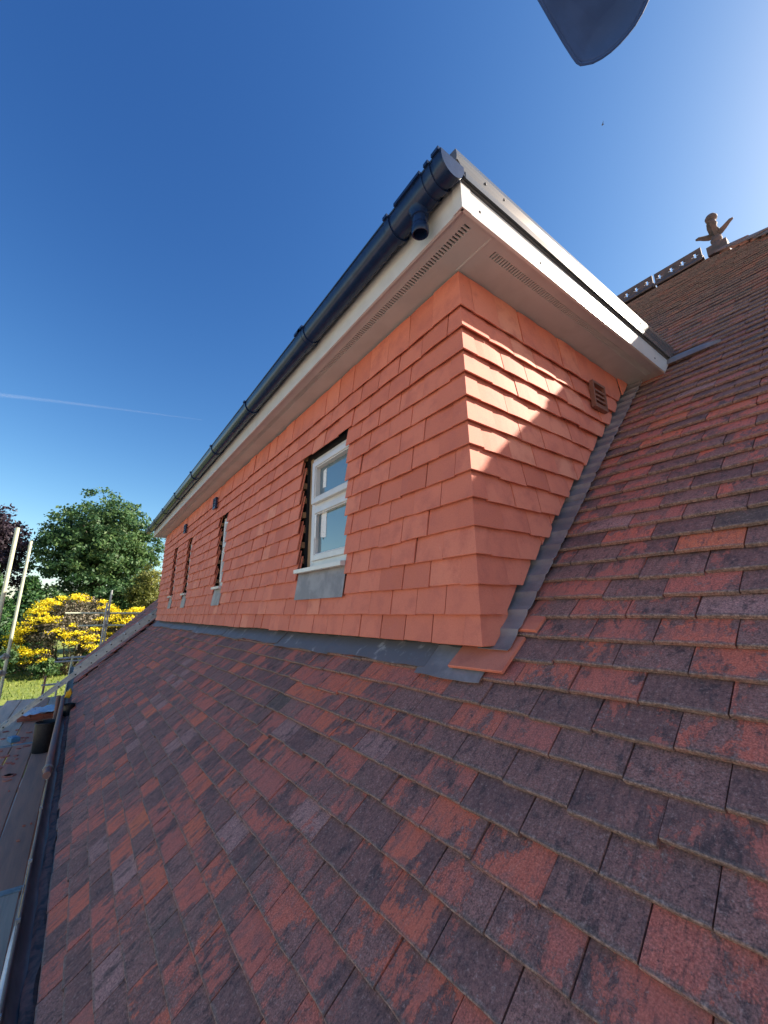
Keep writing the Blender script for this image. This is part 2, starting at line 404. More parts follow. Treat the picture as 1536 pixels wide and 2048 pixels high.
# ------------------------------------------------------------------ tile shapes
def tile_shape(width, length, thick, tilt_rise, camber=0.0015, jit=0.0, ncol=3, rng=random, chamf=0.0022):
    """tile in local axes: x across (centred), y up from the tail, z outward; tail top edge at z=0"""
    vs_ = []; fs = []
    nc = ncol + 1
    tl = [rng.uniform(-jit, jit) for _ in range(nc)]
    def row(y, z, jt):
        for i in range(nc):
            u = -width/2 + width*i/ncol
            t = (2*i/ncol - 1)
            vs_.append((u, y + (tl[i] if jt else 0), z - camber*t*t))
    row(0.0005, -thick, True); row(0.0, -chamf, True); row(chamf, -0.0003, True)
    row(length, -tilt_rise*length/TG if False else -tilt_rise*length, False)
    row(length, -tilt_rise*length - thick, False)
    for r in range(4):
        for i in range(ncol):
            fs.append((r*nc+i, r*nc+i+1, (r+1)*nc+i+1, (r+1)*nc+i))
    for i in (0, ncol):
        q = [r*nc+i for r in range(5)]
        fs.append(tuple(q) if i == 0 else tuple(reversed(q)))
    return vs_, fs
def tail_cols(vs_, rgb=(0.5, 0.5, 0.5)):
    """per-vertex colour whose alpha tells how close the vertex is to the tail of its tile"""
    return [(rgb[0], rgb[1], rgb[2], max(0.0, 1 - abs(v[1])/0.2)) for v in vs_]
RISE_R = TT / TG
rv = random.Random(5)
ROOF_SHAPES = [tile_shape(TW-rv.uniform(0.0022, 0.0046), 0.20, TT-0.0030, RISE_R, rv.uniform(0.0004, 0.0018), 0.0013, 4, rv) for _ in range(8)]
ROOF_MESH = []
for vs_, fs in ROOF_SHAPES:
    mbx = MB(); mbx.add(vs_, fs, tail_cols(vs_)); me = mbx.mesh('roof_tile', M['old_o'])
    ROOF_MESH.append(me)
ROOF_MESH_NEW = MB().add(*ROOF_SHAPES[0]).mesh('new_roof_tile', M['new_o'])
ROT_ROOF = Matrix(((1, 0, 0), (0, R45, -R45), (0, R45, R45)))   # columns: x, up-slope, normal

def tile_matrix(base_rot, pos, rng, rz=0.006, rx=0.006, ry=0.008):
    r = Matrix.Rotation(rng.gauss(0, rz), 3, 'Z') @ Matrix.Rotation(rng.gauss(0, rx), 3, 'X') @ Matrix.Rotation(rng.gauss(0, ry), 3, 'Y')
    return (base_rot @ r).to_4x4(), Vector(pos)

def apparent(p0, p1, p2, p3):
    """area in the photograph of a quad, 0 when out of the frame"""
    q = [project(p) for p in (p0, p1, p2, p3)]
    if any(x is None for x in q): return 0
    cx = sum(x[0] for x in q)/4; cy = sum(x[1] for x in q)/4
    if not (-60 < cx < 1596 and -60 < cy < 2108): return 0
    a = 0
    for i in range(4):
        x0, y0 = q[i]; x1, y1 = q[(i+1) % 4]; a += x0*y1 - x1*y0
    return abs(a)/2

# ------------------------------------------------------------------ main roof tiles
rt_rng = random.Random(21)
cands = []
for k in range(KMIN, KMAX+1):
    s = S0 + k*TG
    y = s*R45
    off = 0.0405 if k % 2 == 1 else 0.123
    xr = hip_x(y) - 0.005
    rowj = rt_rng.gauss(0, 0.0025)
    n0 = int(math.floor((X_VERGE - off)/TW)) + 1
    n1 = int(math.floor((xr - off)/TW))
    for n in range(n0, n1+1):
        xc = off + (n + 0.5)*TW + rowj
        if xc + TW/2 > xr: continue
        # dormer footprint
        if DORM_X0 - 0.02 < xc < 0.035 and 0.0 < y < 1.70: continue
        if DORM_X0 - 0.02 < xc < -0.10 and -0.0 <= y + 0.06 and y < 1.7 and y > 0.0: continue
        # strip of missing tiles by the ladder
        edge = -7.62 - 0.30*(0.5 - s) - (0.05 if k % 2 else 0)
        if s < 0.35 and edge - 0.42 < xc < edge: continue
        sj = s + rt_rng.gauss(0, 0.0016) + 0.0022*math.sin(xc*1.3 + k*0.9) + 0.0012*math.sin(xc*3.7 + k*2.1)
        if rt_rng.random() < 0.07: sj -= rt_rng.uniform(0.003, 0.013)
        lift = rt_rng.gauss(0, 0.0008)
        cands.append((k, xc, sj, lift))
def roof_rand(rng):
    a = rng.random(); c3 = rng.uniform(0.10, 0.92)
    if a < 0.36: return (rng.uniform(0.0, 0.6), rng.uniform(0.05, 0.40), c3, 1)      # skin mostly whole
    if a < 0.84: return (rng.uniform(0.35, 0.9), rng.uniform(0.36, 0.70), c3, 1)     # patchy
    if a < 0.89: return (rng.uniform(0.30, 0.75), rng.uniform(0.72, 0.90), c3, 1)    # worn dull red
    if a < 0.93: return (rng.uniform(0.85, 1.0), rng.uniform(0.80, 0.98), c3, 1)     # worn bright red
    if a < 0.97: return (rng.uniform(0.0, 0.8), rng.uniform(0.0, 0.35), 0.99, 1)    # dusty pink
    if a < 0.99: return (rng.uniform(0.0, 0.6), rng.uniform(0.05, 0.40), c3, 1)
    return (0.1, rng.uniform(0.0, 0.2), 0.02, 1)                                     # dark, lichen covered
scored = []
for i, (k, xc, s, l) in enumerate(cands):
    a = apparent(rp(xc-TW/2, s), rp(xc+TW/2, s), rp(xc+TW/2, s+TG), rp(xc-TW/2, s+TG))
    scored.append((a, i))
scored.sort(reverse=True)
top = set(i for a, i in scored[:300])
field = MB()
NEW_SPOTS = [(0.0, 0.0735, 0), (0.085, 0.2485, 0)]
for i, (k, xc, s, l) in enumerate(cands):
    colr = roof_rand(rt_rng)
    mi = rt_rng.randrange(len(ROOF_SHAPES))
    mat4, pos = tile_matrix(ROT_ROOF, rp(xc, s, l), rt_rng)
    if i in top:
        o = bpy.data.objects.new('roof_tile', ROOF_MESH[mi]); COL.objects.link(o); o.parent = roof
        mw = mat4.copy(); mw.translation = pos
        o.matrix_local = mw; o.color = colr
    else:
        vs_, fs = ROOF_SHAPES[mi]
        field.add([(mat4 @ Vector(v)) + pos for v in vs_], fs, tail_cols(vs_, colr))
fo = field.build('tile_covering', M['old_m'], roof, recalc=False); fo['kind'] = 'stuff'
# a few slipped new tiles at the dormer foot
for (xa, xb, s, kind) in [(-0.140, 0.083, -0.004, 0), (0.050, 0.119, 0.176, 1)]:
    mbx = MB(); vs_, fs = tile_shape(xb-xa, 0.16, 0.011, RISE_R*0.95, 0.0006, 0.0006, 3, rt_rng)
    mbx.add(vs_, fs); me = mbx.mesh('roof_tile', M['new_o'])
    o = bpy.data.objects.new('roof_tile', me); COL.objects.link(o); o.parent = roof
    mw = (ROT_ROOF @ Matrix.Rotation(0.02 if kind == 0 else -0.01, 3, 'Z')).to_4x4(); mw.translation = rp((xa+xb)/2, s, 0.024 if kind == 0 else 0.010)
    o.matrix_local = mw; o.color = (0.7, 0.3, 0.5, 1); o['label'] = 'clean new orange clay tile among the old ones'

# ridge: cresting tiles with pierced cross shaped holes
def crest_mesh(L=0.47):
    mb = MB()
    a = 0.115
    for sgn in (-1, 1):
        mb.frame_box((0, 0, 0), (L, 0, 0), (0, sgn*a, -a*1.0), (0, sgn*0.008, 0.012))
    hgt, cell = 0.125, 0.01
    nx, nz = int(L/cell), int(hgt/cell)
    holes = set()
    for h in range(4):
        cx = int((h+0.5)*nx/4)
        for dx in range(-3, 3):
            for dz in (4, 5): holes.add((cx+dx, dz))
        for dz in range(2, 9):
            for dx in (-1, 0): holes.add((cx+dx, dz))
        holes.discard((cx-1, 2)); 
    y0, y1 = -0.011, 0.011
    for i in range(nx):
        j = 0
        while j < nz:
            if (i, j) in holes: j += 1; continue
            j2 = j
            while j2 < nz and (i, j2) not in holes: j2 += 1
            mb.box((i*cell, y0, j*cell), ((i+1)*cell, y1, j2*cell)); j = j2
    return mb.mesh('ridge_tile', M['ridge'])
cm = crest_mesh()
x = HIP0.x - 0.13 - 0.47
while x > X_VERGE:
    o = bpy.data.objects.new('ridge_tile', cm); COL.objects.link(o); o.parent = roof
    o.location = (x, HIP0.y, HIP0.z + 0.035 + random.gauss(0, 0.003)); o.rotation_euler = (0, random.gauss(0, 0.004), 0)
    x -= 0.482
# hip tiles stepping down from the finial
hd = Vector((1, -1, -1)).normalized()
mb = MB()
for sgn, side in ((1, Vector((1, 1, 0)).normalized()), (-1, Vector((-1, -1, 0)).normalized())):
    nrm = Vector((1, -1, 2)).normalized()
    mb.frame_box((0, 0, 0), hd*0.33, (side*0.11 + Vector((0,0,-1))*0.065), nrm*0.014)
hm = mb.mesh('hip_tile', M['old_o'])
for i in range(18):
    o = bpy.data.objects.new('hip_tile', hm); COL.objects.link(o); o.parent = roof
    o.location = HIP0 + hd*(0.10 + i*0.28) + Vector((0, 0, 0.012 + 0.004*(i % 2))); o.rotation_euler = (0, 0, random.gauss(0, 0.01))
    o.color = roof_rand(rt_rng)
    mw = Matrix.Rotation(-0.05, 4, Vector((1, 1, 0)).normalized()); mw.translation = o.location; o.matrix_local = mw
# finial: post, knops and two leaf arms
mb = MB()
fb = HIP0 + Vector((0.0, 0, 0.0))
mb.box(fb + Vector((-0.085, -0.075, -0.06)), fb + Vector((0.085, 0.075, 0.045)))
mb.lathe(fb + Vector((0, 0, 0.04)), [(r_*0.84, h_) for r_, h_ in [(0.075, 0), (0.062, 0.03), (0.048, 0.05), (0.060, 0.075), (0.062, 0.095), (0.046, 0.12), (0.042, 0.16), (0.055, 0.185), (0.056, 0.21), (0.040, 0.235), (0.038, 0.27), (0.050, 0.295), (0.040, 0.315), (0.040, 0.345), (0.062, 0.36), (0.066, 0.385), (0.050, 0.41), (0.018, 0.425)]], 18)
for ang in (0, math.pi/2, math.pi, 3*math.pi/2):
    d = Vector((math.cos(ang), math.sin(ang), 0)); sd_ = Vector((-d.y, d.x, 0))
    path = [(0.02, 0.200, 0.036, 0.040), (0.06, 0.208, 0.040, 0.040), (0.10, 0.235, 0.040, 0.034), (0.135, 0.262, 0.030, 0.026), (0.165, 0.270, 0.010, 0.012)]
    vs_ = []; fs = []
    for (r_, h_, wd, th) in path:
        c_ = fb + d*r_ + Vector((0, 0, h_))
        vs_ += [c_ - sd_*wd, c_ + Vector((0, 0, th)), c_ + sd_*wd, c_ - Vector((0, 0, th))]
    for i in range(len(path)-1):
        for j in range(4): fs.append((i*4+j, i*4+(j+1) % 4, i*4+4+(j+1) % 4, i*4+4+j))
    fs.append((16, 17, 18, 19)); mb.add(vs_, fs)
fin = mb.build('finial', M['ridge'], roof); smooth_by_angle(fin, 50)
fin['label'] = 'clay roof finial with leaf arms and round cap'

# ------------------------------------------------------------------ lead flashings on the roof
def sheet(fn, us, vs_n, thick, name, mat, parent):
    """grid surface given by fn(u, v) and thickened along its local normal"""
    mb = MB(); P = [[Vector(fn(u, v)) for v in vs_n] for u in us]
    nu, nv = len(us), len(vs_n)
    top = []; bot = []
    for i in range(nu):
        for j in range(nv):
            du = P[min(i+1, nu-1)][j] - P[max(i-1, 0)][j]; dv = P[i][min(j+1, nv-1)] - P[i][max(j-1, 0)]
            n = du.cross(dv).normalized(); top.append(P[i][j] + n*thick/2); bot.append(P[i][j] - n*thick/2)
    fs = []
    I = lambda i, j: i*nv+j
    o = nu*nv
    for i in range(nu-1):
        for j in range(nv-1):
            fs.append((I(i,j), I(i+1,j), I(i+1,j+1), I(i,j+1))); fs.append((o+I(i,j), o+I(i,j+1), o+I(i+1,j+1), o+I(i+1,j)))
    for i in range(nu-1):
        fs.append((I(i,0), o+I(i,0), o+I(i+1,0), I(i+1,0))); fs.append((I(i,nv-1), I(i+1,nv-1), o+I(i+1,nv-1), o+I(i,nv-1)))
    for j in range(nv-1):
        fs.append((I(0,j), I(0,j+1), o+I(0,j+1), o+I(0,j))); fs.append((I(nu-1,j), o+I(nu-1,j), o+I(nu-1,j+1), I(nu-1,j+1)))
    mb.add(top + bot, fs)
    ob = mb.build(name, mat, parent); smooth_by_angle(ob, 40); return ob
lr = random.Random(4)
def wave(s):
    """height of the dressed lead over the stepped tiles"""
    ph = ((s - S0) / TG) % 1.0
    saw = (1-ph)*0.011 - 0.004
    return saw*1.0 + 0.004*math.exp(-(min(ph, 1-ph)/0.16)**2) + 0.004
# strip up the side of the dormer cheek, in three lengths
for (sa, sb) in ((0.080, 0.96), (0.93, 1.66), (1.63, 2.40)):
    us = [sa + (sb-sa)*i/60 for i in range(61)]
    wob = [lr.gauss(0, 0.002) for _ in us]
    def fn(u, v, us=us, wob=wob, sa=sa):
        i = min(range(len(us)), key=lambda q: abs(us[q]-u))
        xr = 0.062 + 0.0025*math.sin(u*72+1) + wob[i]*0.35
        xx = -0.058 + (xr+0.058)*v
        up_ = 0.012
        return rp(xx, u, wave(u) + up_ - 0.006 + (0.002 if sa > 0.5 else 0))
    sheet(fn, us, [0, 0.1, 0.2, 0.4, 0.6, 0.8, 1.0], 0.0025, 'lead_flashing', M['lead'], roof)
# apron along the foot of the dormer front
joints = [-7.45, -6.6, -5.75, -4.95, -4.2, -3.6, -3.02, -2.42, -1.72, -1.03, -0.30, 0.0]
for i in range(len(joints)-1):
    xa, xb = joints[i], joints[i+1] + 0.035
    if i == len(joints)-2: xb = 0.005
    dz = 0.003*(i % 2)
    us = [xa + (xb-xa)*t/24 for t in range(25)]
    ph = lr.uniform(0, 6)
    low = -0.016 + lr.gauss(0, 0.006) - (0.018 if i == len(joints)-2 else 0)
    def fn(u, v, ph=ph, low=low, dz=dz):
        s = low + 0.004*math.sin(u*9+ph) + (0.145-low)*v
        n = 0.006 + dz + 0.003*math.sin(u*19+ph)*(1-v) + 0.0015*math.sin(u*47) - 0.012*v*0.5
        return rp(u, s, n)
    sheet(fn, us, [0, 0.15, 0.4, 0.7, 1.0], 0.0025, 'lead_flashing', M['lead'] if i > 9 else M['lead_pale'], roof)

# ------------------------------------------------------------------ dormer walls
G = 0.10; WTH = 0.0165; RISE_W = WTH/G; NCOU = 14; Z_SOF = 1.488
openings = [(-1.475, -0.885, 0.20, 1.10), (-3.53, -3.23, 0.20, 1.10), (-5.17, -4.90, 0.20, 1.10), (-6.20, -5.93, 0.20, 1.10)]
mb = MB()
yb0, yb1 = 0.062, 0.16
xs = sorted([DORM_X0+0.03, -0.062] + [v for o in openings for v in (o[0]-0.004, o[1]+0.004)])
for i in range(len(xs)-1):
    a, b = xs[i], xs[i+1]
    inside = any(abs(a-(o[0]-0.004)) < 1e-6 for o in openings)
    if not inside: mb.box((a, yb0, -0.25), (b, yb1, Z_SOF+0.02))
    else:
        mb.box((a, yb0, -0.25), (b, yb1, 0.30)); mb.box((a, yb0, 1.09), (b, yb1, Z_SOF+0.02))
front = mb.build('dormer_front_wall', M['felt'], house); front['label'] = 'tile-hung dormer front with window openings'
mb = MB()
mb.prism([pr(-0.06, 0.062, -0.25), pr(-0.06, 1.75, 1.40), pr(-0.06, 1.75, Z_SOF+0.02), pr(-0.06, 0.062, Z_SOF+0.02)], (-0.09, 0, 0))
cheek = mb.build('dormer_side_wall', M['felt'], house); cheek['label'] = 'tile-hung dormer side in strong sunlight'
mb = MB(); mb.prism([pr(DORM_X0+0.03, 0.07, -0.2), pr(DORM_X0+0.03, 1.75, 1.40), pr(DORM_X0+0.03, 1.75, Z_SOF+0.02), pr(DORM_X0+0.03, 0.07, Z_SOF+0.02)], (0.09, 0, 0))
mb.build('dormer_end_wall', M['new_m'], house)

ROT_F = Matrix(((1, 0, 0), (0, 0, -1), (0, 1, 0)))      # local x->X, y->Z, z->-Y
ROT_C = Matrix(((0, 0, 1), (1, 0, 0), (0, 1, 0)))       # local x->Y, y->Z, z->+X
wr = random.Random(33)
def wall_rand(rng):
    return (min(1, max(0, rng.gauss(0.48, 0.22))), rng.random(), rng.random(), 1)
def shape_cut(width, length, thick, rise, rng, camber):
    return tile_shape(width, length, thick, rise, camber, 0.0008, 4, rng)
WALL_SHAPES = [tile_shape(TW-wr.uniform(0.0026, 0.0058), 0.195, WTH-0.0102, RISE_W, wr.uniform(0.0012, 0.0034), 0.0009, 4, wr) for _ in range(8)]
WALL_MESH = [MB().add(*s_).mesh('wall_tile', M['new_o']) for s_ in WALL_SHAPES]
TOP_SHAPES = [tile_shape(TW-wr.uniform(0.0022, 0.0045), 0.178, WTH-0.0102, RISE_W*0.6, wr.uniform(0.0012, 0.003), 0.0009, 4, wr) for _ in range(4)]
TOP_MESH = [MB().add(*s_).mesh('wall_tile', M['new_o']) for s_ in TOP_SHAPES]
fc = []     # (x0, x1, course)
SHORT, LONG = 0.083, 0.165
for k in range(NCOU):
    z = k*G
    arm = SHORT if k % 2 == 0 else LONG
    x = -arm
    spans = []
    while x > DORM_X0 + 0.02:
        spans.append((max(x - TW, DORM_X0), x)); x -= TW
    for (a, b) in spans:
        parts = [(a, b)]
        for (o0, o1, oz0, oz1) in openings:
            if oz0 - 0.01 < z < oz1 - 0.01:
                nxt = []
                for (p, q_) in parts:
                    if q_ <= o0 or p >= o1: nxt.append((p, q_))
                    else:
                        if p < o0 - 0.02: nxt.append((p, o0))
                        if q_ > o1 + 0.02: nxt.append((o1, q_))
                parts = nxt
        for p in parts:
            if p[1]-p[0] > 0.02: fc.append((p[0], p[1], k))
sc_ = []
for i, (a, b, k) in enumerate(fc):
    z = k*G; sc_.append((apparent((a, 0, z), (b, 0, z), (b, 0, z+G), (a, 0, z+G)), i))
sc_.sort(reverse=True); ftop = set(i for _, i in sc_[:290])
ff = MB()
def wall_z(x, k):
    """slightly uneven course line"""
    return k*G + 0.0016*math.sin(x*2.3 + k*1.7) + 0.001*math.sin(x*5.1+k)
for i, (a, b, k) in enumerate(fc):
    wd = b - a; xc = (a+b)/2
    z = wall_z(xc, k) + wr.gauss(0, 0.0013)
    if wr.random() < 0.05: z += wr.choice((-0.005, 0.004))
    colr = wall_rand(wr); lastc = k == NCOU-1
    full = abs(wd - TW) < 0.004
    mi = wr.randrange(4) if lastc else wr.randrange(8)
    mat4, pos = tile_matrix(ROT_F, (xc, wr.gauss(0, 0.0014) + (0.004 if k == 0 else 0), z), wr, 0.005, 0.006, 0.012)
    shp = (TOP_SHAPES if lastc else WALL_SHAPES)[mi]
    at_op = any(abs(b - o_[0]) < 0.004 and o_[2]-0.01 < k*G < o_[3]-0.01 for o_ in openings)
    if at_op: full = False
    if not full: shp = tile_shape(wd-0.002, 0.178 if lastc else (0.262 if at_op else 0.195), WTH-0.0102, RISE_W*(0.6 if lastc else 1), 0.001, 0.0008, 3, wr)
    if i in ftop:
        me = (TOP_MESH if lastc else WALL_MESH)[mi] if full else MB().add(*shp).mesh('wall_tile', M['new_o'])
        o = bpy.data.objects.new('wall_tile', me); COL.objects.link(o); o.parent = front
        mw = mat4.copy(); mw.translation = pos; o.matrix_local = mw; o.color = colr
    else:
        ff.add([(mat4 @ Vector(v)) + pos for v in shp[0]], shp[1], colr)
fo = ff.build('tile_covering', M['new_m'], front, recalc=False); fo['kind'] = 'stuff'
# battens whose ends show in the window reveals
bt = MB()
for k in range(1, 12):
    z = k*G + 0.135
    xs_ = [DORM_X0+0.04] + [v for o in openings[::-1] if o[2]-0.02 < k*G < o[3] for v in (o[0]-0.012, o[1]+0.012)] + [-0.07]
    for a, b in zip(xs_[::2], xs_[1::2]): bt.box((a, 0.036, z-0.019), (b, 0.0605, z+0.019))
bt.build('batten', M['batten'], front)

# corner tiles, L shaped, arms swapping from course to course
def corner_shape(af, ac, length, rise):
    t = WTH - 0.0102; c2 = 0.0022
    rows = [(0.0005, -t), (0.0, -c2), (c2, -0.0003), (length, -rise*length), (length, -rise*length-t)]
    vs_ = []; fs = []
    for (zz, d) in rows:
        vs_ += [(-af, -d - 0.0012*0, zz), (d, -d, zz), (d, ac, zz)]
    # outer corner of a tile at depth d below the tail plane: x = d, y = -d
    for r in range(4):
        for i in range(2): fs.append((r*3+i, r*3+i+1, (r+1)*3+i+1, (r+1)*3+i))
    fs.append((0, 3, 6, 9, 12)); fs.append((14, 11, 8, 5, 2))
    return vs_, fs
CS = {}
for k in range(NCOU):
    lastc = k == NCOU-1
    af, ac = (SHORT, LONG) if k % 2 == 0 else (LONG, SHORT)
    key = (k % 2, lastc)
    if key not in CS:
        mbx = MB(); mbx.add(*corner_shape(af-0.001, ac-0.001, 0.178 if lastc else 0.195, RISE_W*(0.6 if lastc else 1)))
        CS[key] = mbx.mesh('corner_tile', M['new_o'])
    o = bpy.data.objects.new('corner_tile', CS[key]); COL.objects.link(o); o.parent = front
    o.location = (wr.gauss(0.001, 0.0008), wr.gauss(-0.001, 0.0008), k*G + wr.gauss(0, 0.0015)); o.rotation_euler = (0, 0, wr.gauss(0, 0.004))
    cc_ = wall_rand(wr); o.color = (cc_[0], 0.8, cc_[2], 1)

# side wall tiles, cut to the slope along the lead
def clip(poly, a, b, c):
    """keep a*u + b*v <= c"""
    out = []
    for i in range(len(poly)):
        p, q_ = poly[i], poly[(i+1) % len(poly)]
        dp, dq = a*p[0]+b*p[1]-c, a*q_[0]+b*q_[1]-c
        if dp <= 0: out.append(p)
        if (dp < 0 < dq) or (dq < 0 < dp):
            t = dp/(dp-dq); out.append((p[0]+(q_[0]-p[0])*t, p[1]+(q_[1]-p[1])*t))
    return out
def cambered_poly(poly, yc, wd, rise, thick, camber, rng):
    """prism of a clipped outline (u = Y, v = height over the tail), cut in strips so it can be cambered"""
    vs_ = []; fs = []
    n = 4
    umin = min(p[0] for p in poly); umax = max(p[0] for p in poly)
    for j in range(n):
        a, b = yc - wd/2 + wd*j/n, yc - wd/2 + wd*(j+1)/n
        pp = clip(clip(poly, 1, 0, b), -1, 0, -a)
        if len(pp) < 3: continue
        ps = []
        for (u, v) in pp:
            if not ps or (abs(u-ps[-1][0]) + abs(v-ps[-1][1]) > 1e-5): ps.append((u, v))
        if len(ps) > 2 and abs(ps[0][0]-ps[-1][0]) + abs(ps[0][1]-ps[-1][1]) < 1e-5: ps.pop()
        if len(ps) < 3: continue
        o = len(vs_); m_ = len(ps)
        for d in (0, -thick):
            for (u, v) in ps:
                t = 2*(u-yc)/wd
                vs_.append((-rise*v + d - camber*t*t, u, v))
        fs.append(tuple(o+i for i in range(m_))); fs.append(tuple(o+m_+i for i in reversed(range(m_))))
        for i in range(m_):
            fs.append((o+i, o+m_+i, o+m_+(i+1) % m_, o+(i+1) % m_))
    return vs_, fs
for k in range(NCOU):
    z = k*G; lastc = k == NCOU-1
    arm = LONG if k % 2 == 0 else SHORT
    y = arm; L = 0.185 if lastc else 0.195; rise = RISE_W*(0.6 if lastc else 1)
    while y < z + G + 0.2:
        wd = TW; c_line = z + 0.035 + wr.gauss(0, 0.005)        # u - v <= c_line
        poly = [(y+0.0016, 0), (y+wd-0.0016, 0), (y+wd-0.0016, L), (y+0.0016, L)]
        poly = clip(poly, 1, -1, c_line)
        if not lastc: pass
        y += wd
        if len(poly) < 3 or max(p[0] for p in poly) - min(p[0] for p in poly) < 0.015: continue
        low = [p for p in poly if p[1] < 0.11]
        if not low: continue
        if lastc: poly = clip(poly, 0, 1, 0.183)
        vs_, fs = cambered_poly(poly, y - wd/2, wd, rise, WTH-0.0102, wr.uniform(0.0018, 0.0042), wr)
        o = MB().add(vs_, fs).build('wall_tile', M['new_o'], cheek)
        o.location = Vector(o.location) + Vector((wr.gauss(0, 0.0008), 0, z + wr.gauss(0, 0.0016))); o.rotation_euler = (wr.gauss(0, 0.003), 0, wr.gauss(0, 0.002))
        cc_ = wall_rand(wr); o.color = (min(1, cc_[0]+0.1), 0.9, cc_[2], 1)

# tile vents
def vent(parent, org, ax, az, out, wd=0.17, ht=0.14):
    org, ax, az, out = map(Vector, (org, ax, az, out))
    f = MB()
    f.frame_box(org, ax*wd, az*0.014, out*0.022); f.frame_box(org+az*(ht-0.014), ax*wd, az*0.014, out*0.022)
    f.frame_box(org+az*0.014, ax*0.012, az*(ht-0.028), out*0.021); f.frame_box(org+ax*(wd-0.012)+az*0.014, ax*0.012, az*(ht-0.028), out*0.021)
    for i in range(4): f.frame_box(org+ax*0.012+az*(0.020+i*0.028), ax*(wd-0.024), az*-0.004+out*0.018, az*0.012)
    return f.build('tile_vent', M['black_plastic' if abs(out.y) > 0.5 else 'vent_brown'], parent)
M['vent_brown'] = mat_simple('brown_vent', (0.20, 0.085, 0.06), 0.5)
vent(front, (-3.76, -0.004, 1.235), (1, 0, 0), (0, 0, 1), (0, -1, 0), 0.115, 0.125)
vent(front, (-5.40, -0.004, 1.225), (1, 0, 0), (0, 0, 1), (0, -1, 0), 0.115, 0.125)
vent(cheek, (-0.004, 0.985, 1.155), (0, 1, 0), (0, 0, 1), (1, 0, 0), 0.135, 0.155)

# ------------------------------------------------------------------ windows
def window(x0, x1, big, label, op):
    zb, zt = 0.375, 1.085
    yf_ = 0.052
    fr = MB(); t = 0.045
    fr.box((x0, yf_, zb), (x0+t, yf_+0.06, zt)); fr.box((x1-t, yf_, zb), (x1, yf_+0.06, zt))
    fr.box((x0+t, yf_, zt-t), (x1-t, yf_+0.06, zt)); fr.box((x0+t, yf_, zb), (x1-t, yf_+0.06, zb+t))
    zm = 0.755
    fr.box((x0+t, yf_+0.001, zm-0.022), (x1-t, yf_+0.059, zm+0.022))
    win = fr.build('window', M['upvc'], house); win['label'] = label
    def sash(za, zb2, dy):
        sw = MB(); q = 0.034; a, b = x0+t-0.006, x1-t+0.006
        y0, y1 = yf_-0.014-dy, yf_+0.03
        def bar(p0, p1): 
            sw.box(p0, p1)
        bar((a, y0, za), (a+q, y1, zb2)); bar((b-q, y0, za), (b, y1, zb2)); bar((a+q, y0, zb2-q), (b-q, y1, zb2)); bar((a+q, y0, za), (b-q, y1, za+q))
        # inner bead
        i_ = 0.008
        bar((a+q, y0+0.006, za+q), (a+q+i_, y1, zb2-q)); bar((b-q-i_, y0+0.006, za+q), (b-q, y1, zb2-q))
        bar((a+q+i_, y0+0.006, zb2-q-i_), (b-q-i_, y1, zb2-q)); bar((a+q+i_, y0+0.006, za+q), (b-q-i_, y1, za+q+i_))
        so_ = sw.build('sash', M['upvc'], win)
        mod = so_.modifiers.new('bevel', 'BEVEL'); mod.width = 0.003; mod.segments = 2; mod.limit_method = 'ANGLE'
        MB().box((a+q, y1-0.018, za+q), (b-q, y1-0.012, zb2-q)).build('pane', M['glass'], win)
        return a+q, b-q, y1-0.018
    sash(zm+0.015, zt-t+0.006, 0.012) if big else sash(zm+0.015, zt-t+0.006, 0.0)
    a, b, yp = sash(zb+t-0.006, zm-0.015, 0.0)
    mod = win.modifiers.new('bevel', 'BEVEL'); mod.width = 0.003; mod.segments = 2; mod.limit_method = 'ANGLE'
    a_, b_ = op[0]+0.003, op[1]-0.004
    MB().prism([pr(a_, 0.055, 0.378), pr(a_, -0.016, 0.368), pr(a_, -0.016, 0.346), pr(a_, -0.008, 0.343), pr(a_, 0.055, 0.35)], (b_-a_, 0, 0)).build('sill', M['upvc'], win)
    us = [a_+(b_-a_)*i/10 for i in range(11)]
    sheet(lambda u, v: (u, 0.022 - 0.024*(1-v) + 0.001*math.sin(u*31), 0.185+0.165*v), us, [0, 0.3, 0.7, 1], 0.002, 'lead_apron', M['lead'], win)
    if big:
        yq = yf_ - 0.0005 + 0.012
        for (sa, sb, za, zb2, dx) in ((-1.262, -1.222, 0.862, 0.985, 0.006), (-1.272, -1.205, 0.545, 0.708, 0.010)):
            MB().prism([pr(sa, yq, za+dx), pr(sb, yq, za), pr(sb+0.003, yq, zb2), pr(sa+0.004, yq, zb2-dx*1.5)], (0, -0.0012, 0)).build('paper_label', M['paper'], win)
        MB().prism([pr(-1.302, yf_-0.016, 0.55), pr(-1.285, yf_-0.016, 0.545), pr(-1.283, yf_-0.016, 0.70), pr(-1.304, yf_-0.016, 0.695)], (0, -0.001, 0)).build('paper_label', M['paper'], win)
    # timber stud in the gap and strip of underlay
    MB().box((x0-0.048, 0.058, 0.36), (x0-0.012, 0.11, 1.10)).build('stud', M['timber'], win)
    return win
window(-1.385, -0.80, True, 'white window with paper stickers and two stacked panes', openings[0])
window(-3.47, -3.15, False, 'narrow white window deep behind the tile edge, next to the stickered one', openings[1])
window(-5.11, -4.83, False, 'narrow white window, middle of the three slim openings', openings[2])
window(-6.14, -5.86, False, 'narrow white window nearest the ladder end of the dormer', openings[3])

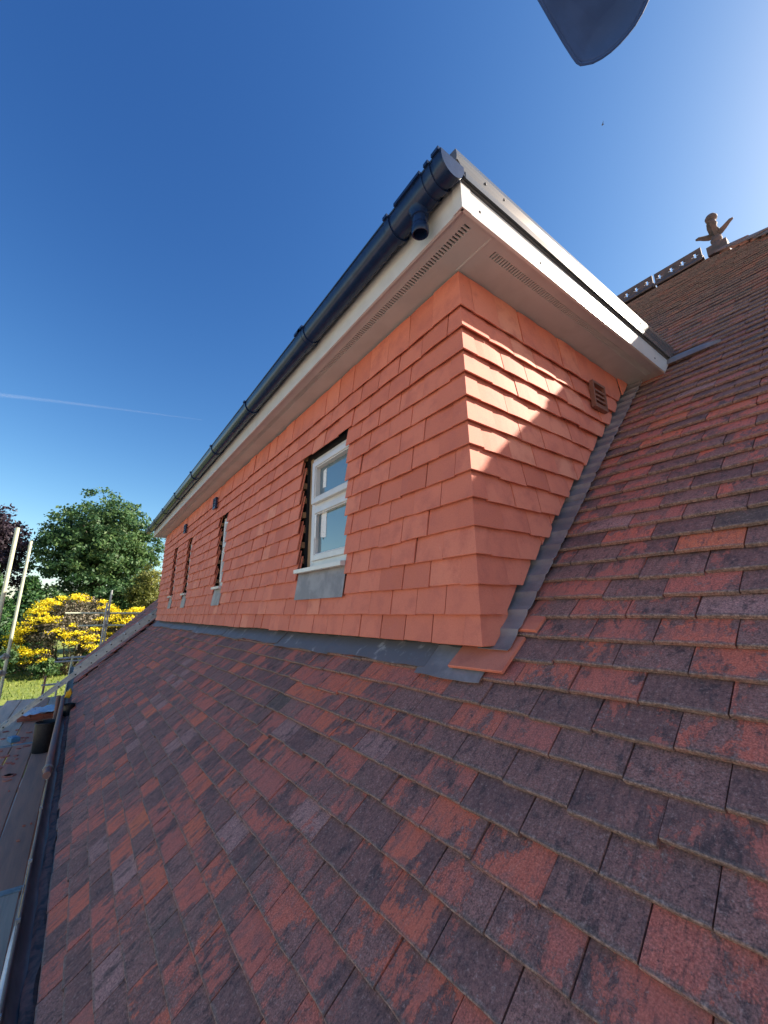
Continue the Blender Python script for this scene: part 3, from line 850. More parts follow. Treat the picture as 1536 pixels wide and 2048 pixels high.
# ------------------------------------------------------------------ eaves box: soffit, fascia, trim, flat roof
XF, YF = 0.182, -0.171
XL = -7.50
ZF0, ZF1 = 1.478, 1.588
YBK = 1.62
def slotted(name, along, a0, a1, lo, s0, s1, hi, mapfn, label):
    """soffit board with a line of vent slots: two solid strips and the slats between the slots"""
    mb = MB()
    def bx(u0, u1, v0, v1):
        p = mapfn(u0, v0); q_ = mapfn(u1, v1)
        mb.box((min(p[0], q_[0]), min(p[1], q_[1]), Z_SOF), (max(p[0], q_[0]), max(p[1], q_[1]), Z_SOF+0.009))
    bx(a0, a1, lo, s0); bx(a0, a1, s1, hi)
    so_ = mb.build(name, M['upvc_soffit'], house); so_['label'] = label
    sl = MB()
    u = along[0]
    def bs_(u0, u1):
        p = mapfn(u0, s0); q_ = mapfn(u1, s1)
        sl.box((min(p[0], q_[0]), min(p[1], q_[1]), Z_SOF+0.0003), (max(p[0], q_[0]), max(p[1], q_[1]), Z_SOF+0.0087))
    bs_(a0, along[0])
    while u < along[1]:
        bs_(u+0.0078, u+0.0150); u += 0.0150
    bs_(u, a1)
    s2 = sl.build('vent_slats', M['upvc_soffit'], so_); s2['kind'] = 'stuff'
    return so_
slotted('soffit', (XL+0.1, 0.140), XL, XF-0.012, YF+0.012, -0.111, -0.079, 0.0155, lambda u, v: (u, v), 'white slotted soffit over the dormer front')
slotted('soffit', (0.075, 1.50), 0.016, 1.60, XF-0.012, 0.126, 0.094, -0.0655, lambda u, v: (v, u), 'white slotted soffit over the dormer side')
# black sheets put in for the shade of the void above the slots, joint strips
MB().box((XL+0.02, -0.150, Z_SOF+0.045), (XF-0.02, -0.03, Z_SOF+0.049)).build('soffit_void_shade', M['felt'], house)
MB().box((0.03, -0.029, Z_SOF+0.045), (0.165, 1.6, Z_SOF+0.049)).build('soffit_void_shade', M['felt'], house)
MB().box((XL, 0.0158, Z_SOF+0.0004), (-0.05, 0.0655, Z_SOF+0.0085)).build('soffit_packer', M['upvc_soffit'], house)
MB().box((-0.03, 0.0125, Z_SOF-0.0018), (XF-0.025, 0.0195, Z_SOF-0.0002)).build('joint_strip', M['upvc'], house)
# fascias
fa = MB()
fa.prism([pr(XL, YF, ZF0), pr(XL, YF+0.011, ZF0), pr(XL, YF+0.011, 1.62), pr(XL, YF, 1.62)], (XF-XL-0.003, 0, 0))
fa.build('fascia', M['upvc'], house)['label'] = 'white front fascia behind the gutter'
fb_ = MB()
fb_.prism([pr(XF, YF+0.003, ZF0), pr(XF, 1.548, ZF0), pr(XF, 1.60, 1.53), pr(XF, 1.655, ZF1), pr(XF, YF+0.003, ZF1)], (-0.012, 0, 0))
fside = fb_.build('fascia', M['upvc'], house); fside['label'] = 'white side fascia gleaming in the sun'
cv = MB(); cv.box((XF+0.0005, YF-0.0022, ZF0-0.002), (XF+0.0028, YF+0.045, ZF1-0.001)); cv.box((XF-0.04, YF-0.0045, ZF0-0.002), (XF+0.0028, YF-0.0023, ZF1+0.02))
cv.build('corner_cover', M['upvc'], fside)
MB().prism([pr(XL, YF+0.011, ZF0), pr(XL, 0.6, ZF0), pr(XL, 1.6, ZF1), pr(XL, YF+0.011, ZF1)], (0.011, 0, 0)).build('fascia', M['upvc'], house)
sm = MB().lathe((0, 0, 0), [(0.0055, -0.001), (0.0052, 0.0015), (0.003, 0.0028)], 8, axis=(1, 0, 0)).mesh('screw', M['screw'])
for (yy, zz, px_) in [(-0.076, 1.523, XF), (0.30, 1.521, XF), (0.72, 1.52, XF), (1.10, 1.521, XF), (1.42, 1.52, XF), (-0.05, 1.66, XF+0.0155), (0.06, 1.665, XF+0.0155), (0.45, 1.664, XF+0.0155), (0.86, 1.665, XF+0.0155), (1.25, 1.664, XF+0.0155)]:
    o = bpy.data.objects.new('screw', sm); COL.objects.link(o); o.parent = fside; o.location = (px_, yy, zz)
# grey edge trim round the flat roof
tr = MB()
prof = [(XF+0.004, 1.603), (XF+0.016, 1.600), (XF+0.0155, 1.63), (XF+0.0115, 1.634), (XF+0.0145, 1.66), (XF+0.0105, 1.664), (XF+0.013, 1.690), (XF+0.009, 1.716), (XF-0.03, 1.722), (XF-0.07, 1.70), (XF-0.07, 1.66), (XF+0.004, 1.66)]
n = len(prof)
vs_ = [pr(x_, -0.198 if z_ > 1.655 else -0.160, z_) for x_, z_ in prof] + [pr(x_, 1.66+(z_-1.6)*0.98, z_) for x_, z_ in prof]
tr.add(vs_, [tuple(range(n-1, -1, -1)), tuple(range(n, 2*n))] + [(i, (i+1) % n, (i+1) % n+n, i+n) for i in range(n)])
flat = MB()
flat.box((XL+0.02, -0.165, 1.60), (XF+0.003, YBK+0.02, 1.655))
flat = flat.build('dormer_flat_roof', M['flat_roof'], house); flat['label'] = 'flat grey dormer roof with raised edge trim'
t_ = tr.build('edge_trim', M['trim'], flat); t_['label'] = 'ribbed grey metal edge trim'
MB().prism([pr(XL, -0.166, 1.64), pr(XL, -0.205, 1.632), pr(XL, -0.203, 1.645), pr(XL, -0.150, 1.672), pr(XL, -0.08, 1.665)], (XF-XL-0.075, 0, 0)).build('drip_edge', M['trim'], flat)
# lead saddle where trim meets the tiles
us = [i/14 for i in range(15)]
sheet(lambda u, v: rp(XF - 0.03 + u*0.29, 2.285 + 0.02*u + v*(0.012 + 0.085*math.sin(math.pi*min(1, 0.25+0.75*u))**0.8), 0.020 + 0.012*math.sin(v*3.1) - 0.006*u), us, [0, 0.25, 0.5, 0.75, 1], 0.003, 'lead_saddle', M['lead'], flat)

# ------------------------------------------------------------------ dormer gutter
def gutter(x0, x1, y_f, y_b, z_top, depth, mat, name, label, seg=14, th=0.003):
    cy, r = (y_f+y_b)/2, (y_b-y_f)/2
    mb = MB(); arc = []
    for i in range(seg+1):
        a = math.pi*i/seg
        arc.append((cy - r*math.cos(a), z_top - depth*math.sin(a)**0.8))
    inn = [(cy + (y-cy)*(1-th/r), z_top + (z-z_top)*(1-th/depth)) for y, z in arc]
    nx = 2
    vs_ = []
    for x_ in (x0, x1): vs_ += [(x_, y, z) for y, z in arc] + [(x_, y, z) for y, z in inn]
    k = seg+1; fs = []
    for i in range(seg):
        fs.append((i, i+1, 2*k+i+1, 2*k+i)); fs.append((k+i, 3*k+i, 3*k+i+1, k+i+1)); fs.append((i, k+i, k+i+1, i+1)); fs.append((2*k+i, 2*k+i+1, 3*k+i+1, 3*k+i))
    fs.append((0, 2*k, 3*k, k)); fs.append((k-1, 2*k-1, 4*k-1, 3*k-1))
    mb.add(vs_, fs)
    # rolled lip at the front
    mb.tube([(x0, y_f, z_top), (x1, y_f, z_top)], 0.005, 8)
    g = mb.build(name, mat, house); g['label'] = label; smooth_by_angle(g, 40)
    return g, arc
GYF, GYB, GZ, GD = -0.278, -0.176, 1.638, 0.072
gut, arc = gutter(-7.80, 0.196, GYF, GYB, GZ, GD, M['black_plastic'], 'gutter', 'black half round gutter along the dormer front')
def ring(x0, x1, grow, name, lip=True):
    """a collar that hugs the gutter"""
    cy = (GYF+GYB)/2
    o = [(cy+(y-cy)*(1+grow/0.05), GZ+(z-GZ)*(1+grow/0.06) + (0.004 if z >= GZ-1e-4 else 0)) for y, z in arc]
    k = len(o); mb = MB()
    vs_ = [(x0, y, z) for y, z in o] + [(x1, y, z) for y, z in o] + [(x0, y, z) for y, z in arc] + [(x1, y, z) for y, z in arc]
    fs = []
    for i in range(k-1):
        fs += [(i, i+1, k+i+1, k+i), (i, 2*k+i, 2*k+i+1, i+1), (k+i, k+i+1, 3*k+i+1, 3*k+i)]
    mb.add(vs_, fs)
    if lip: mb.box((x0, GYF-0.013, GZ-0.006), (x1, GYF+0.004, GZ+0.008))
    r_ = mb.build(name, M['black_plastic'], gut); smooth_by_angle(r_, 40); return r_
se = MB(); cy = (GYF+GYB)/2
poly = [pr(0.192, cy+(y-cy)*1.10, GZ+(z-GZ)*1.10) for y, z in arc]
se.prism(poly, (0.008, 0, 0)); s_ = se.build('stop_end', M['black_plastic'], gut)
ring(0.158, 0.194, 0.006, 'stop_end_collar'); ring(0.118, 0.140, 0.005, 'gutter_collar')
for xb_ in (-0.115, -0.93, -1.90, -2.90, -3.80, -4.80, -5.80, -6.70, -7.45):
    ring(xb_-0.013, xb_+0.013, 0.006, 'gutter_bracket')
ring(-0.99, -0.91+0.02, 0.0045, 'gutter_union')
ring(-0.055, 0.095, 0.004, 'outlet_collar')
ol = MB(); oc = Vector((0.022, -0.226, 0))
ol.lathe((oc.x, oc.y, 1.500), [(0.029, 0.0), (0.029, 0.040), (0.034, 0.042), (0.034, 0.058), (0.042, 0.075)], 18)
ol.lathe((oc.x, oc.y, 1.470), [(0.020, 0.040), (0.025, 0.035), (0.026, 0.002), (0.0305, 0.0), (0.033, 0.006), (0.033, 0.026), (0.0315, 0.030), (0.026, 0.042)], 18, axis=(0.12, -0.10, 1))
o_ = ol.build('outlet_spout', M['black_plastic'], gut); smooth_by_angle(o_, 40)

# ------------------------------------------------------------------ eaves gutter of the main roof, with wire line and silt
eg = MB()
g2, arc2 = gutter(X_VERGE-0.05, 2.2, -1.085, -0.975, -1.092, 0.062, M['gutter_dark'], 'gutter', 'dark old eaves gutter with silt in it')
gr_ = random.Random(8); hz_ = {}
def silt(u, v):
    key = (round(u, 3), round(v, 3))
    if key not in hz_: hz_[key] = gr_.gauss(0, 0.0035)
    edge = 1 if v in (0, 1) else 0
    return (u, -1.038 + 0.05*v + (0.008*math.sin(u*7)+0.005*math.sin(u*17) if not edge else 0), -1.149 + 0.010*v + (hz_[key] + 0.007 + 0.005*math.sin(u*11+v*3) if not edge else -0.006))
si_ = sheet(silt, [-7.4 + 9.0*i/260 for i in range(261)], [0, 0.2, 0.4, 0.6, 0.8, 1], 0.002, 'silt', M['gutter_dirt'], g2); si_['kind'] = 'stuff'
eb = MB(); eb.box((X_VERGE, -0.965, -1.26), (hip_x(ye)-0.15, -0.945, -1.075)); eb.build('fascia', M['gutter_dark'], house)
wire = MB(); wire.tube([(-6.5+i*0.3, -1.093 - 0.003*math.sin(i*1.7), -1.082) for i in range(28)], 0.0018, 6)
wo = wire.build('wire_line', M['galv'], g2)
for xk in (-4.2, -3.35, -2.75, -2.05, -1.55, -1.05):
    MB().box((xk, -1.098, -1.094), (xk+0.012, -1.082, -1.076)).build('wire_clip', M['galv'], g2)

# ------------------------------------------------------------------ scaffold boards
DECK = -1.60
br = random.Random(12)
def board(x0, x1, y0, y1, mat, label, group=None, z=DECK, skew=0.0):
    t = 0.038
    mb = MB(); nseg = 6
    vs_ = []; fs = []
    for i in range(nseg+1):
        x_ = x0 + (x1-x0)*i/nseg; dy = skew*(i/nseg) + br.gauss(0, 0.0015); dz = br.gauss(0, 0.0015)
        vs_ += [(x_, y0+dy, z-t+dz), (x_, y0+dy, z-0.004+dz), (x_, y0+dy+0.004, z+dz), (x_, y1+dy-0.004, z+dz), (x_, y1+dy, z-0.004+dz), (x_, y1+dy, z-t+dz)]
    for i in range(nseg):
        for j in range(6): fs.append((i*6+j, i*6+(j+1) % 6, i*6+6+(j+1) % 6, i*6+6+j))
    fs.append(tuple(range(6))); fs.append(tuple(nseg*6+j for j in reversed(range(6))))
    mb.add(vs_, fs)
    o = mb.build('scaffold_board', mat)
    for xe in (x0, x1):
        q0 = xe - 0.003 if xe == x0 else xe - 0.025
        dy = skew if xe == x1 else 0
        MB().box((q0, y0+dy-0.003, z-t-0.003), (q0+0.028, y1+dy+0.003, z+0.0055)).build('end_band', M['galv'], o)
    tag(o, label, 'board', group or 'boards of the scaffold walkway'); return o
LB = 'dusty red-brown scaffold board of the walkway below the eaves gutter'
board(-6.90, -2.98, -1.322, -1.118, M['plank'], 'dusty red-brown scaffold board next to the eaves gutter, with the black bucket on it')
board(-6.90, -3.02, -1.555, -1.334, M['plank2'], 'dusty red-brown scaffold board, second out from the eaves gutter, strewn with tile shards')
board(-6.88, -3.00, -1.790, -1.567, M['plank'], 'dusty red-brown scaffold board, third out from the eaves gutter')
board(-2.97, 0.92, -1.325, -1.125, M['plank_grey'], 'grey bare scaffold board next to the eaves gutter')
board(-2.99, 0.90, -1.56, -1.337, M['plank_grey'], 'grey bare scaffold board, second out from the eaves gutter')
for i in range(3):
    y1_ = -1.118 - i*0.232
    board(-10.8, -6.93, y1_-0.222, y1_, M['plank_grey' if i != 1 else 'plank'], ['grey scaffold board by the eaves gutter, under the tile stack', 'brown scaffold board under the tile stack', 'grey scaffold board under the foot of the ladder'][i])
board(-10.85, -6.95, -2.04, -1.815, M['plank_grey'], 'grey outermost scaffold board beside the pale guard poles')

# scaffold running along the eaves
def tube_part(parent, name, a, b, mat, r=0.0242):
    o = MB().tube([a, b], r, 14).build(name, mat, parent); smooth_by_angle(o, 50); return o
def coupler(parent, p):
    p = Vector(p); mb = MB()
    mb.box(p-Vector((0.04, 0.045, 0.035)), p+Vector((0.04, 0.045, 0.035)))
    mb.lathe(p+Vector((0, 0, -0.05)), [(0.033, 0), (0.034, 0.1)], 12); mb.tube([p+Vector((0.03, -0.07, 0)), p+Vector((0.03, 0.07, 0))], 0.009, 8)
    return mb.build('coupler', M['coupler'], parent)
sc1 = thing('scaffold', (-6.0, -2.0, GROUND), 'front scaffold of pale poles and rails beside the eaves boards', 'scaffold')
for (x_, y_, zt) in [(-6.34, -1.905, 1.25), (-8.9, -1.985, 1.43), (1.25, -2.05, 2.35), (-3.4, -2.25, 0.9)]:
    if x_ == -3.4: continue
    tube_part(sc1, 'standard', (x_, y_, GROUND), (x_+0.02, y_, zt), M['tube_pale'])
tube_part(sc1, 'guard_rail', (-9.25, -2.04, -0.585), (1.4, -2.10, -0.56), M['tube_pale'])
tube_part(sc1, 'guard_rail', (-9.15, -2.04, -0.86), (1.4, -2.10, -0.86), M['galv'])
tube_part(sc1, 'ledger', (-11.0, -1.96, DECK-0.115), (1.4, -2.00, DECK-0.115), M['galv'])
tube_part(sc1, 'ledger', (-11.0, -1.09, DECK-0.115), (1.4, -1.09, DECK-0.115), M['galv'])
for x_ in (-10.6, -8.9, -7.0, -5.2, -3.1, -1.2, 0.8):
    tube_part(sc1, 'transom', (x_, -2.12, DECK-0.064), (x_, -1.02, DECK-0.064), M['galv'])
for x_, y_ in ((-8.9, -2.01), (1.25, -2.07)):
    coupler(sc1, (x_, y_, -0.585)); coupler(sc1, (x_, y_, -0.86))
tube_part(sc1, 'ledger', (-6.65, -1.095, -1.005), (-3.15, -1.095, -1.01), M['tube_rust'])
for x_ in (-6.55, ):
    tube_part(sc1, 'standard', (x_, -1.148, GROUND), (x_, -1.148, -0.97), M['tube_rust'])
MB().lathe((-3.30, -1.095, -1.01), [(0.026, -0.02), (0.033, -0.018), (0.033, 0.018), (0.026, 0.02)], 12, axis=(1, 0, 0)).build('tube_clip', M['coupler'], sc1)
# upright and overhead tube behind the viewpoint that carry the tarpaulin
tube_part(sc1, 'standard', (1.28, -0.30 - 1.05, GROUND), (1.28, -1.35, 2.35), M['galv'])
tube_part(sc1, 'overhead_tube', (1.28, -1.45, 2.06), (1.05, 0.30, 2.06), M['galv'])
# scaffold across the far gable end
sc2 = thing('scaffold', (-12.9, -0.6, GROUND), 'galvanised gable-end scaffold with double upright in front of the yellow shrubs', 'scaffold')
xg = -13.0
tube_part(sc2, 'standard', (xg, -0.475, GROUND), (xg, -0.44, 0.77), M['galv'])
tube_part(sc2, 'standard', (xg+0.06, -0.535, GROUND), (xg+0.06, -0.505, 0.42), M['galv'])
tube_part(sc2, 'guard_rail', (xg-0.05, -1.40, 0.142), (xg-0.05, 1.0, 0.130), M['tube_pale'])
tube_part(sc2, 'guard_rail', (xg-0.05, -1.06, -0.19), (xg-0.05, 1.0, -0.20), M['tube_pale'])
coupler(sc2, (xg, -0.46, 0.138)); coupler(sc2, (xg, -0.475, -0.195))
tube_part(sc2, 'standard', (xg+0.1, -1.17, GROUND), (xg+0.1, -1.08, -0.93), M['tube_pale'])
tube_part(sc2, 'ledger', (xg+0.1, -1.40, -0.99), (xg+0.1, 0.6, -0.96), M['galv'])
tube_part(sc2, 'ledger', (xg+0.1, -1.44, -1.07), (xg+0.1, 0.6, -1.05), M['galv'])
tube_part(sc2, 'standard', (xg, -1.585, GROUND), (xg, -1.565, -1.40), M['tube_rust'])
tube_part(sc2, 'ledger', (xg, -1.62, -1.62), (xg, 1.2, -1.60), M['galv'])
tube_part(sc2, 'ledger', (xg, -1.60, -1.98), (xg, 1.2, -1.98), M['galv'])
tube_part(sc2, 'standard', (xg, 1.1, GROUND), (xg, 1.1, 0.4), M['galv'])
tube_part(sc2, 'standard', (xg, -1.30, GROUND), (xg, -1.30, -1.55), M['galv'])

# ------------------------------------------------------------------ ladder
ladder = thing('extension_ladder', (-7.85, -1.80, DECK), 'aluminium extension ladder lying up the roof slope at the end of the dormer', 'ladder')
la, lb = Vector((0, -1.815, -1.585)), Vector((0, 0.45, 0.39))
ld = (lb-la).normalized(); ln = Vector((0, -ld.z, ld.y))
def rail(x_, p0, p1, n0):
    a = la + ld*p0 + ln*n0; L_ = p1-p0
    mb = MB(); X = Vector((x_, 0, 0))
    mb.frame_box(X + a, (0.026, 0, 0), ld*L_, ln*0.010); mb.frame_box(X + a + ln*0.038, (0.026, 0, 0), ld*L_, ln*0.008)
    mb.frame_box(X + a + ln*0.010 + Vector((0.009, 0, 0)), (0.009, 0, 0), ld*L_, ln*0.028)
    mb.build('rail', M['alu'], ladder)
LEN = (lb-la).length
for x_ in (-7.72, -8.10):
    rail(x_, -0.02, LEN-0.25, 0.0)
for x_ in (-7.745, -8.075):
    rail(x_, 1.12, LEN, 0.049)
p = 0.10
while p < LEN-0.3:
    a = la + ld*p + ln*0.023
    MB().tube([Vector((-8.10, 0, 0))+a, Vector((-7.692, 0, 0))+a], 0.0125, 8).build('rung', M['alu'], ladder)
    MB().tube([Vector((-7.6945, 0, 0))+a, Vector((-7.6905, 0, 0))+a], 0.0115, 8).build('rung_plug', M['rubber'], ladder)
    p += 0.252
p = 1.22
while p < LEN-0.05:
    a = la + ld*p + ln*0.072
    MB().tube([Vector((-8.075, 0, 0))+a, Vector((-7.717, 0, 0))+a], 0.0125, 8).build('rung', M['alu'], ladder)
    MB().tube([Vector((-7.7195, 0, 0))+a, Vector((-7.7155, 0, 0))+a], 0.0115, 8).build('rung_plug', M['rubber'], ladder)
    p += 0.252
for x_ in (-7.72, -8.10):
    MB().box((x_-0.004, la.y-0.035, DECK), (x_+0.034, la.y+0.03, DECK+0.035)).build('rubber_foot', M['rubber'], ladder)

# ------------------------------------------------------------------ loose things on the boards
bk = MB(); bz = Vector((-6.36, -1.225, DECK))
prof = [(0.098, 0.0), (0.104, 0.008), (0.113, 0.33), (0.122, 0.335), (0.122, 0.352), (0.116, 0.356), (0.109, 0.345), (0.097, 0.02), (0.0, 0.018)]
bk.lathe((0, 0, 0), prof, 28)
bo = bk.build('bucket', M['rubber']); bo.location = bz; smooth_by_angle(bo, 40)
tag(bo, 'tall black rubber bucket standing on the scaffold board', 'bucket', None)
hb = MB().tube([(0.12*math.cos(a), 0.12*math.sin(a)*0.35+0.09, 0.33-0.16*math.sin(a)) for a in [math.pi*i/14 for i in range(15)]], 0.004, 6).build('handle', M['galv'], bo)
hb.location = (0, 0.02, 0)
b2 = MB(); b2.lathe((0, 0, 0), [(0.052, 0), (0.060, 0.13), (0.066, 0.132), (0.066, 0.142), (0.058, 0.14), (0.048, 0.012), (0.0, 0.01)], 20)
b2o = b2.build('bucket', M['rubber']); b2o.location = (-6.05, -1.012, -1.152); smooth_by_angle(b2o, 40)
tag(b2o, 'small black tub standing in the eaves gutter', 'tub')
# stack of new tiles under polythene
tm = MB().add(*tile_shape(0.165, 0.265, 0.011, 0.0, 0.001, 0.0, 3, wr)).mesh('stacked_tile', M['new_o'])
k_ = 0
for ix in range(2):
    for iy in range(3):
        for iz in range(6 + (ix+iy) % 2):
            o = bpy.data.objects.new('stacked_tile', tm); COL.objects.link(o)
            o.location = (-8.48 - ix*0.272 + wr.gauss(0, 0.004), -1.585 + iy*0.17 + wr.gauss(0, 0.003), DECK + 0.0135 + iz*0.0135)
            o.rotation_euler = (0, 0, math.pi/2 + wr.gauss(0, 0.02)); o.color = wall_rand(wr)
            tag(o, 'new terracotta tile in the low stack on the scaffold boards', 'roof tile', 'tiles stacked on the scaffold'); k_ += 1
us = [-8.95 + 0.62*i/16 for i in range(17)]; pz = random.Random(3)
hm_ = {}
def poly_h(u, v):
    key = (round(u, 3), round(v, 3))
    if key not in hm_: hm_[key] = pz.gauss(0, 0.010)
    return (u + 0.02*math.sin(v*9), -1.60 + 0.56*v, DECK + 0.118 + hm_[key] + 0.012*math.sin(u*23+v*7) + 0.03*v)
ps_ = sheet(poly_h, us, [i/12 for i in range(13)], 0.002, 'plastic_sheet', M['white_sheet'], None)
tag(ps_, 'crumpled white polythene sheet lying over the tile stack', 'plastic sheet')
# broken tile shards
sr = random.Random(77)
for i in range(34):
    x_ = sr.uniform(-7.9, -5.3) if i < 26 else sr.uniform(-5.3, -3.4); y_ = sr.uniform(-1.74, -1.36) if i < 26 else sr.uniform(-1.5, -1.15)
    if (x_+6.36)**2 + (y_+1.225)**2 < 0.03: y_ -= 0.25
    npt = sr.choice((4, 5, 6)); r_ = sr.uniform(0.02, 0.075) if i < 26 else sr.uniform(0.008, 0.02)
    poly = [pr(r_*sr.uniform(0.6, 1.1)*math.cos(2*math.pi*j/npt), r_*sr.uniform(0.5, 1.0)*math.sin(2*math.pi*j/npt), 0) for j in range(npt)]
    o = MB().prism(poly, (0, 0, 0.011), (sr.random(), sr.random(), sr.random(), 1)).build('tile_shard', M['new_m'])
    o.location = (x_, y_, DECK + 0.002); o.rotation_euler = (0, 0, sr.uniform(0, 6.28))
    tag(o, 'broken terracotta tile shard lying on the dusty scaffold boards', 'tile shard', 'tile shards on the scaffold boards')
bl = MB().box((-0.085, -0.05, 0), (0.085, 0.05, 0.055)); bl.box((-0.06, -0.035, 0.055), (0.06, 0.035, 0.062))
blo = bl.build('plastic_case', M['blue']); blo.location = (-7.15, -1.575, DECK+0.003); blo.rotation_euler = (0, 0, 0.35)
blo.modifiers.new('bevel', 'BEVEL').width = 0.008
tag(blo, 'small blue plastic case among the tile shards', 'case')
yc = MB(); yc.prism([pr(-0.03, 0, 0), pr(0.03, 0, 0), pr(0.036, 0, 0.06), pr(0.012, 0, 0.105), pr(-0.03, 0, 0.085)], (0, 0.05, 0))
yc.tube([(0, 0.025, 0.08), (0, 0.025, 0.12)], 0.012, 8)
yo = yc.build('scaffold_tag_holder', M['yellow']); yo.location = (-6.42, -1.055, -0.995); yo.rotation_euler = (0.15, 0.2, 1.45)
yo.modifiers.new('bevel', 'BEVEL').width = 0.006
tag(yo, 'bright yellow plastic clip hooked on the rusty tube by the ladder', 'clip')
wp = MB().tube([(-2.35, -1.10, -1.50), (-2.1, -1.098, -1.455), (-1.9, -1.095, -1.44), (-1.55, -1.10, -1.46), (-1.2, -1.105, -1.555)], [0.014, 0.020, 0.024, 0.026, 0.026], 14)
wpo = wp.build('plastic_bag', M['white_sheet'], smooth=True)
tag(wpo, 'rolled white polythene bag tucked between grey board and eaves gutter', 'plastic bag')

# ------------------------------------------------------------------ tarpaulin flap overhead
def ray(u, v): return (fw*F_PX + rt*(u-768) + up*(1024-v)).normalized()
d0 = ray(1185, 40); TP = CAM + d0*2.0
tx = Vector((d0.y, -d0.x, 0)).normalized(); tz = tx.cross(d0).normalized()
def at_plane(u, v):
    r_ = ray(u, v); n_ = d0
    return CAM + r_*(2.0/r_.dot(n_))
outl = [(1010, -120), (1048, -55), (1079, 0), (1104, 44), (1130, 88), (1146, 113), (1154, 124), (1162, 129), (1171, 127.5), (1186, 124.5), (1204, 115), (1222, 102), (1240, 85), (1256, 67), (1270, 49), (1284, 25), (1295, 1), (1306, -28), (1322, -70), (1338, -120)]
pts = [at_plane(*p) for p in outl]
cen = sum(pts, Vector())/len(pts)
vs_ = []; fs = []; nrow = 7
for i in range(nrow+1):
    t = i/nrow
    for p in pts:
        q_ = cen + (p-cen)*t if i else cen
        bulge = 0.05*(1-t*t)
        vs_.append(q_ + d0*bulge)
n = len(pts)
for i in range(nrow):
    for j in range(n):
        a, b, c_, d_ = i*n+j, i*n+(j+1) % n, (i+1)*n+(j+1) % n, (i+1)*n+j
        fs.append((a, b, c_, d_))
mb = MB(); off_ = d0*0.006
m_ = len(vs_)
mb.add(vs_ + [v+off_ for v in vs_], fs + [tuple(m_+i for i in reversed(f)) for f in fs] + [(nrow*n+j, nrow*n+(j+1) % n, m_+nrow*n+(j+1) % n, m_+nrow*n+j) for j in range(n)])
to = mb.build('tarpaulin_flap', M['tarp'], smooth=True)
MB().tube([p + off_*0.5 for p in pts], 0.0045, 6, cap=False).build('hem', M['tarp'], to)
tag(to, 'dark blue tarpaulin flap with rounded corner hanging overhead against the sky', 'tarpaulin')

# ------------------------------------------------------------------ ground and planting
M['bounce_ground'] = mat_simple('pale_bounce_ground', (0.52, 0.43, 0.34), 0.9, 0, (0.42, 0.35, 0.28), 2.5, 6)  # unseen ground, toned pale and warm to bounce fill light onto the walls
def ground_sheet(name, mat, x0, x1, y0, y1, z, nx, ny, amp, sd_):
    g = MB(); gd = random.Random(sd_)
    g.add([(x0+(x1-x0)*i/nx, y0+(y1-y0)*j/ny, z + gd.uniform(-amp, amp)) for i in range(nx+1) for j in range(ny+1)], [(i*(ny+1)+j, (i+1)*(ny+1)+j, (i+1)*(ny+1)+j+1, i*(ny+1)+j+1) for i in range(nx) for j in range(ny)])
    o = g.build(name, mat, smooth=True); o['kind'] = 'structure'; return o
ground_sheet('ground', M['bounce_ground'], -1500, 1500, -1500, 1500, GROUND-0.03, 40, 40, 0.01, 2)
ground_sheet('lawn', M['lawn'], -120, -15, -60, 60, GROUND, 40, 40, 0.012, 3)
gb = MB(); gq = random.Random(14)
for i in range(9000):
    x_ = gq.uniform(-46, -16); y_ = gq.uniform(-8, 4); h_ = gq.uniform(0.05, 0.22); a = gq.uniform(0, 6.28); w_ = gq.uniform(0.015, 0.05)
    dx, dy = math.cos(a)*w_, math.sin(a)*w_; lx, ly = gq.gauss(0, 0.06), gq.gauss(0, 0.06)
    gb.add([(x_-dx, y_-dy, GROUND-0.02), (x_+dx, y_+dy, GROUND-0.02), (x_+lx, y_+ly, GROUND+h_)], [(0, 1, 2)], (gq.random(), 0, 0, 1))
gbo = gb.build('grass', M['grass'], recalc=False); gbo['kind'] = 'stuff'

LEAF = {
 'green': mat_leaf('leaf_green', [(0, (0.026, 0.072, 0.030)), (0.5, (0.060, 0.135, 0.048)), (1, (0.125, 0.205, 0.065))]),
 'beech': mat_leaf('leaf_copper', [(0, (0.018, 0.012, 0.024)), (0.6, (0.04, 0.024, 0.038)), (1, (0.075, 0.05, 0.06))], 0.25),
 'conifer': mat_leaf('leaf_conifer', [(0, (0.014, 0.05, 0.020)), (0.6, (0.035, 0.10, 0.030)), (1, (0.08, 0.17, 0.035))], 0.2),
 'gold': mat_leaf('leaf_olive', [(0, (0.07, 0.09, 0.02)), (0.6, (0.15, 0.17, 0.035)), (1, (0.27, 0.27, 0.07))]),
 'twig': mat_leaf('leaf_twiggy', [(0, (0.05, 0.055, 0.03)), (0.5, (0.12, 0.105, 0.07)), (1, (0.24, 0.20, 0.15))], 0.2),
 'yellow': mat_leaf('blossom_yellow', [(0, (0.56, 0.42, 0.01)), (0.5, (0.80, 0.64, 0.012)), (1, (0.90, 0.80, 0.04))], 0.3),
}
def rand_unit(rng):
    z = rng.uniform(-1, 1); a = rng.uniform(0, 6.2832); r_ = math.sqrt(1-z*z)
    return Vector((r_*math.cos(a), r_*math.sin(a), z))
def leaf(mb, p, size, rng, col, nrm=None):
    n_ = (rand_unit(rng) + (nrm*0.9 if nrm else Vector((0, 0, 0.3)))).normalized()
    a = n_.orthogonal().normalized(); b = n_.cross(a); th = rng.uniform(0, 6.28)
    e1 = (a*math.cos(th)+b*math.sin(th))*size; e2 = (b*math.cos(th)-a*math.sin(th))*size*rng.uniform(0.5, 0.8)
    mb.add([p-e1, p+e2*0.8, p+e1*1.05, p-e2], [(0, 1, 2, 3)], (col, 0, 0, 1))
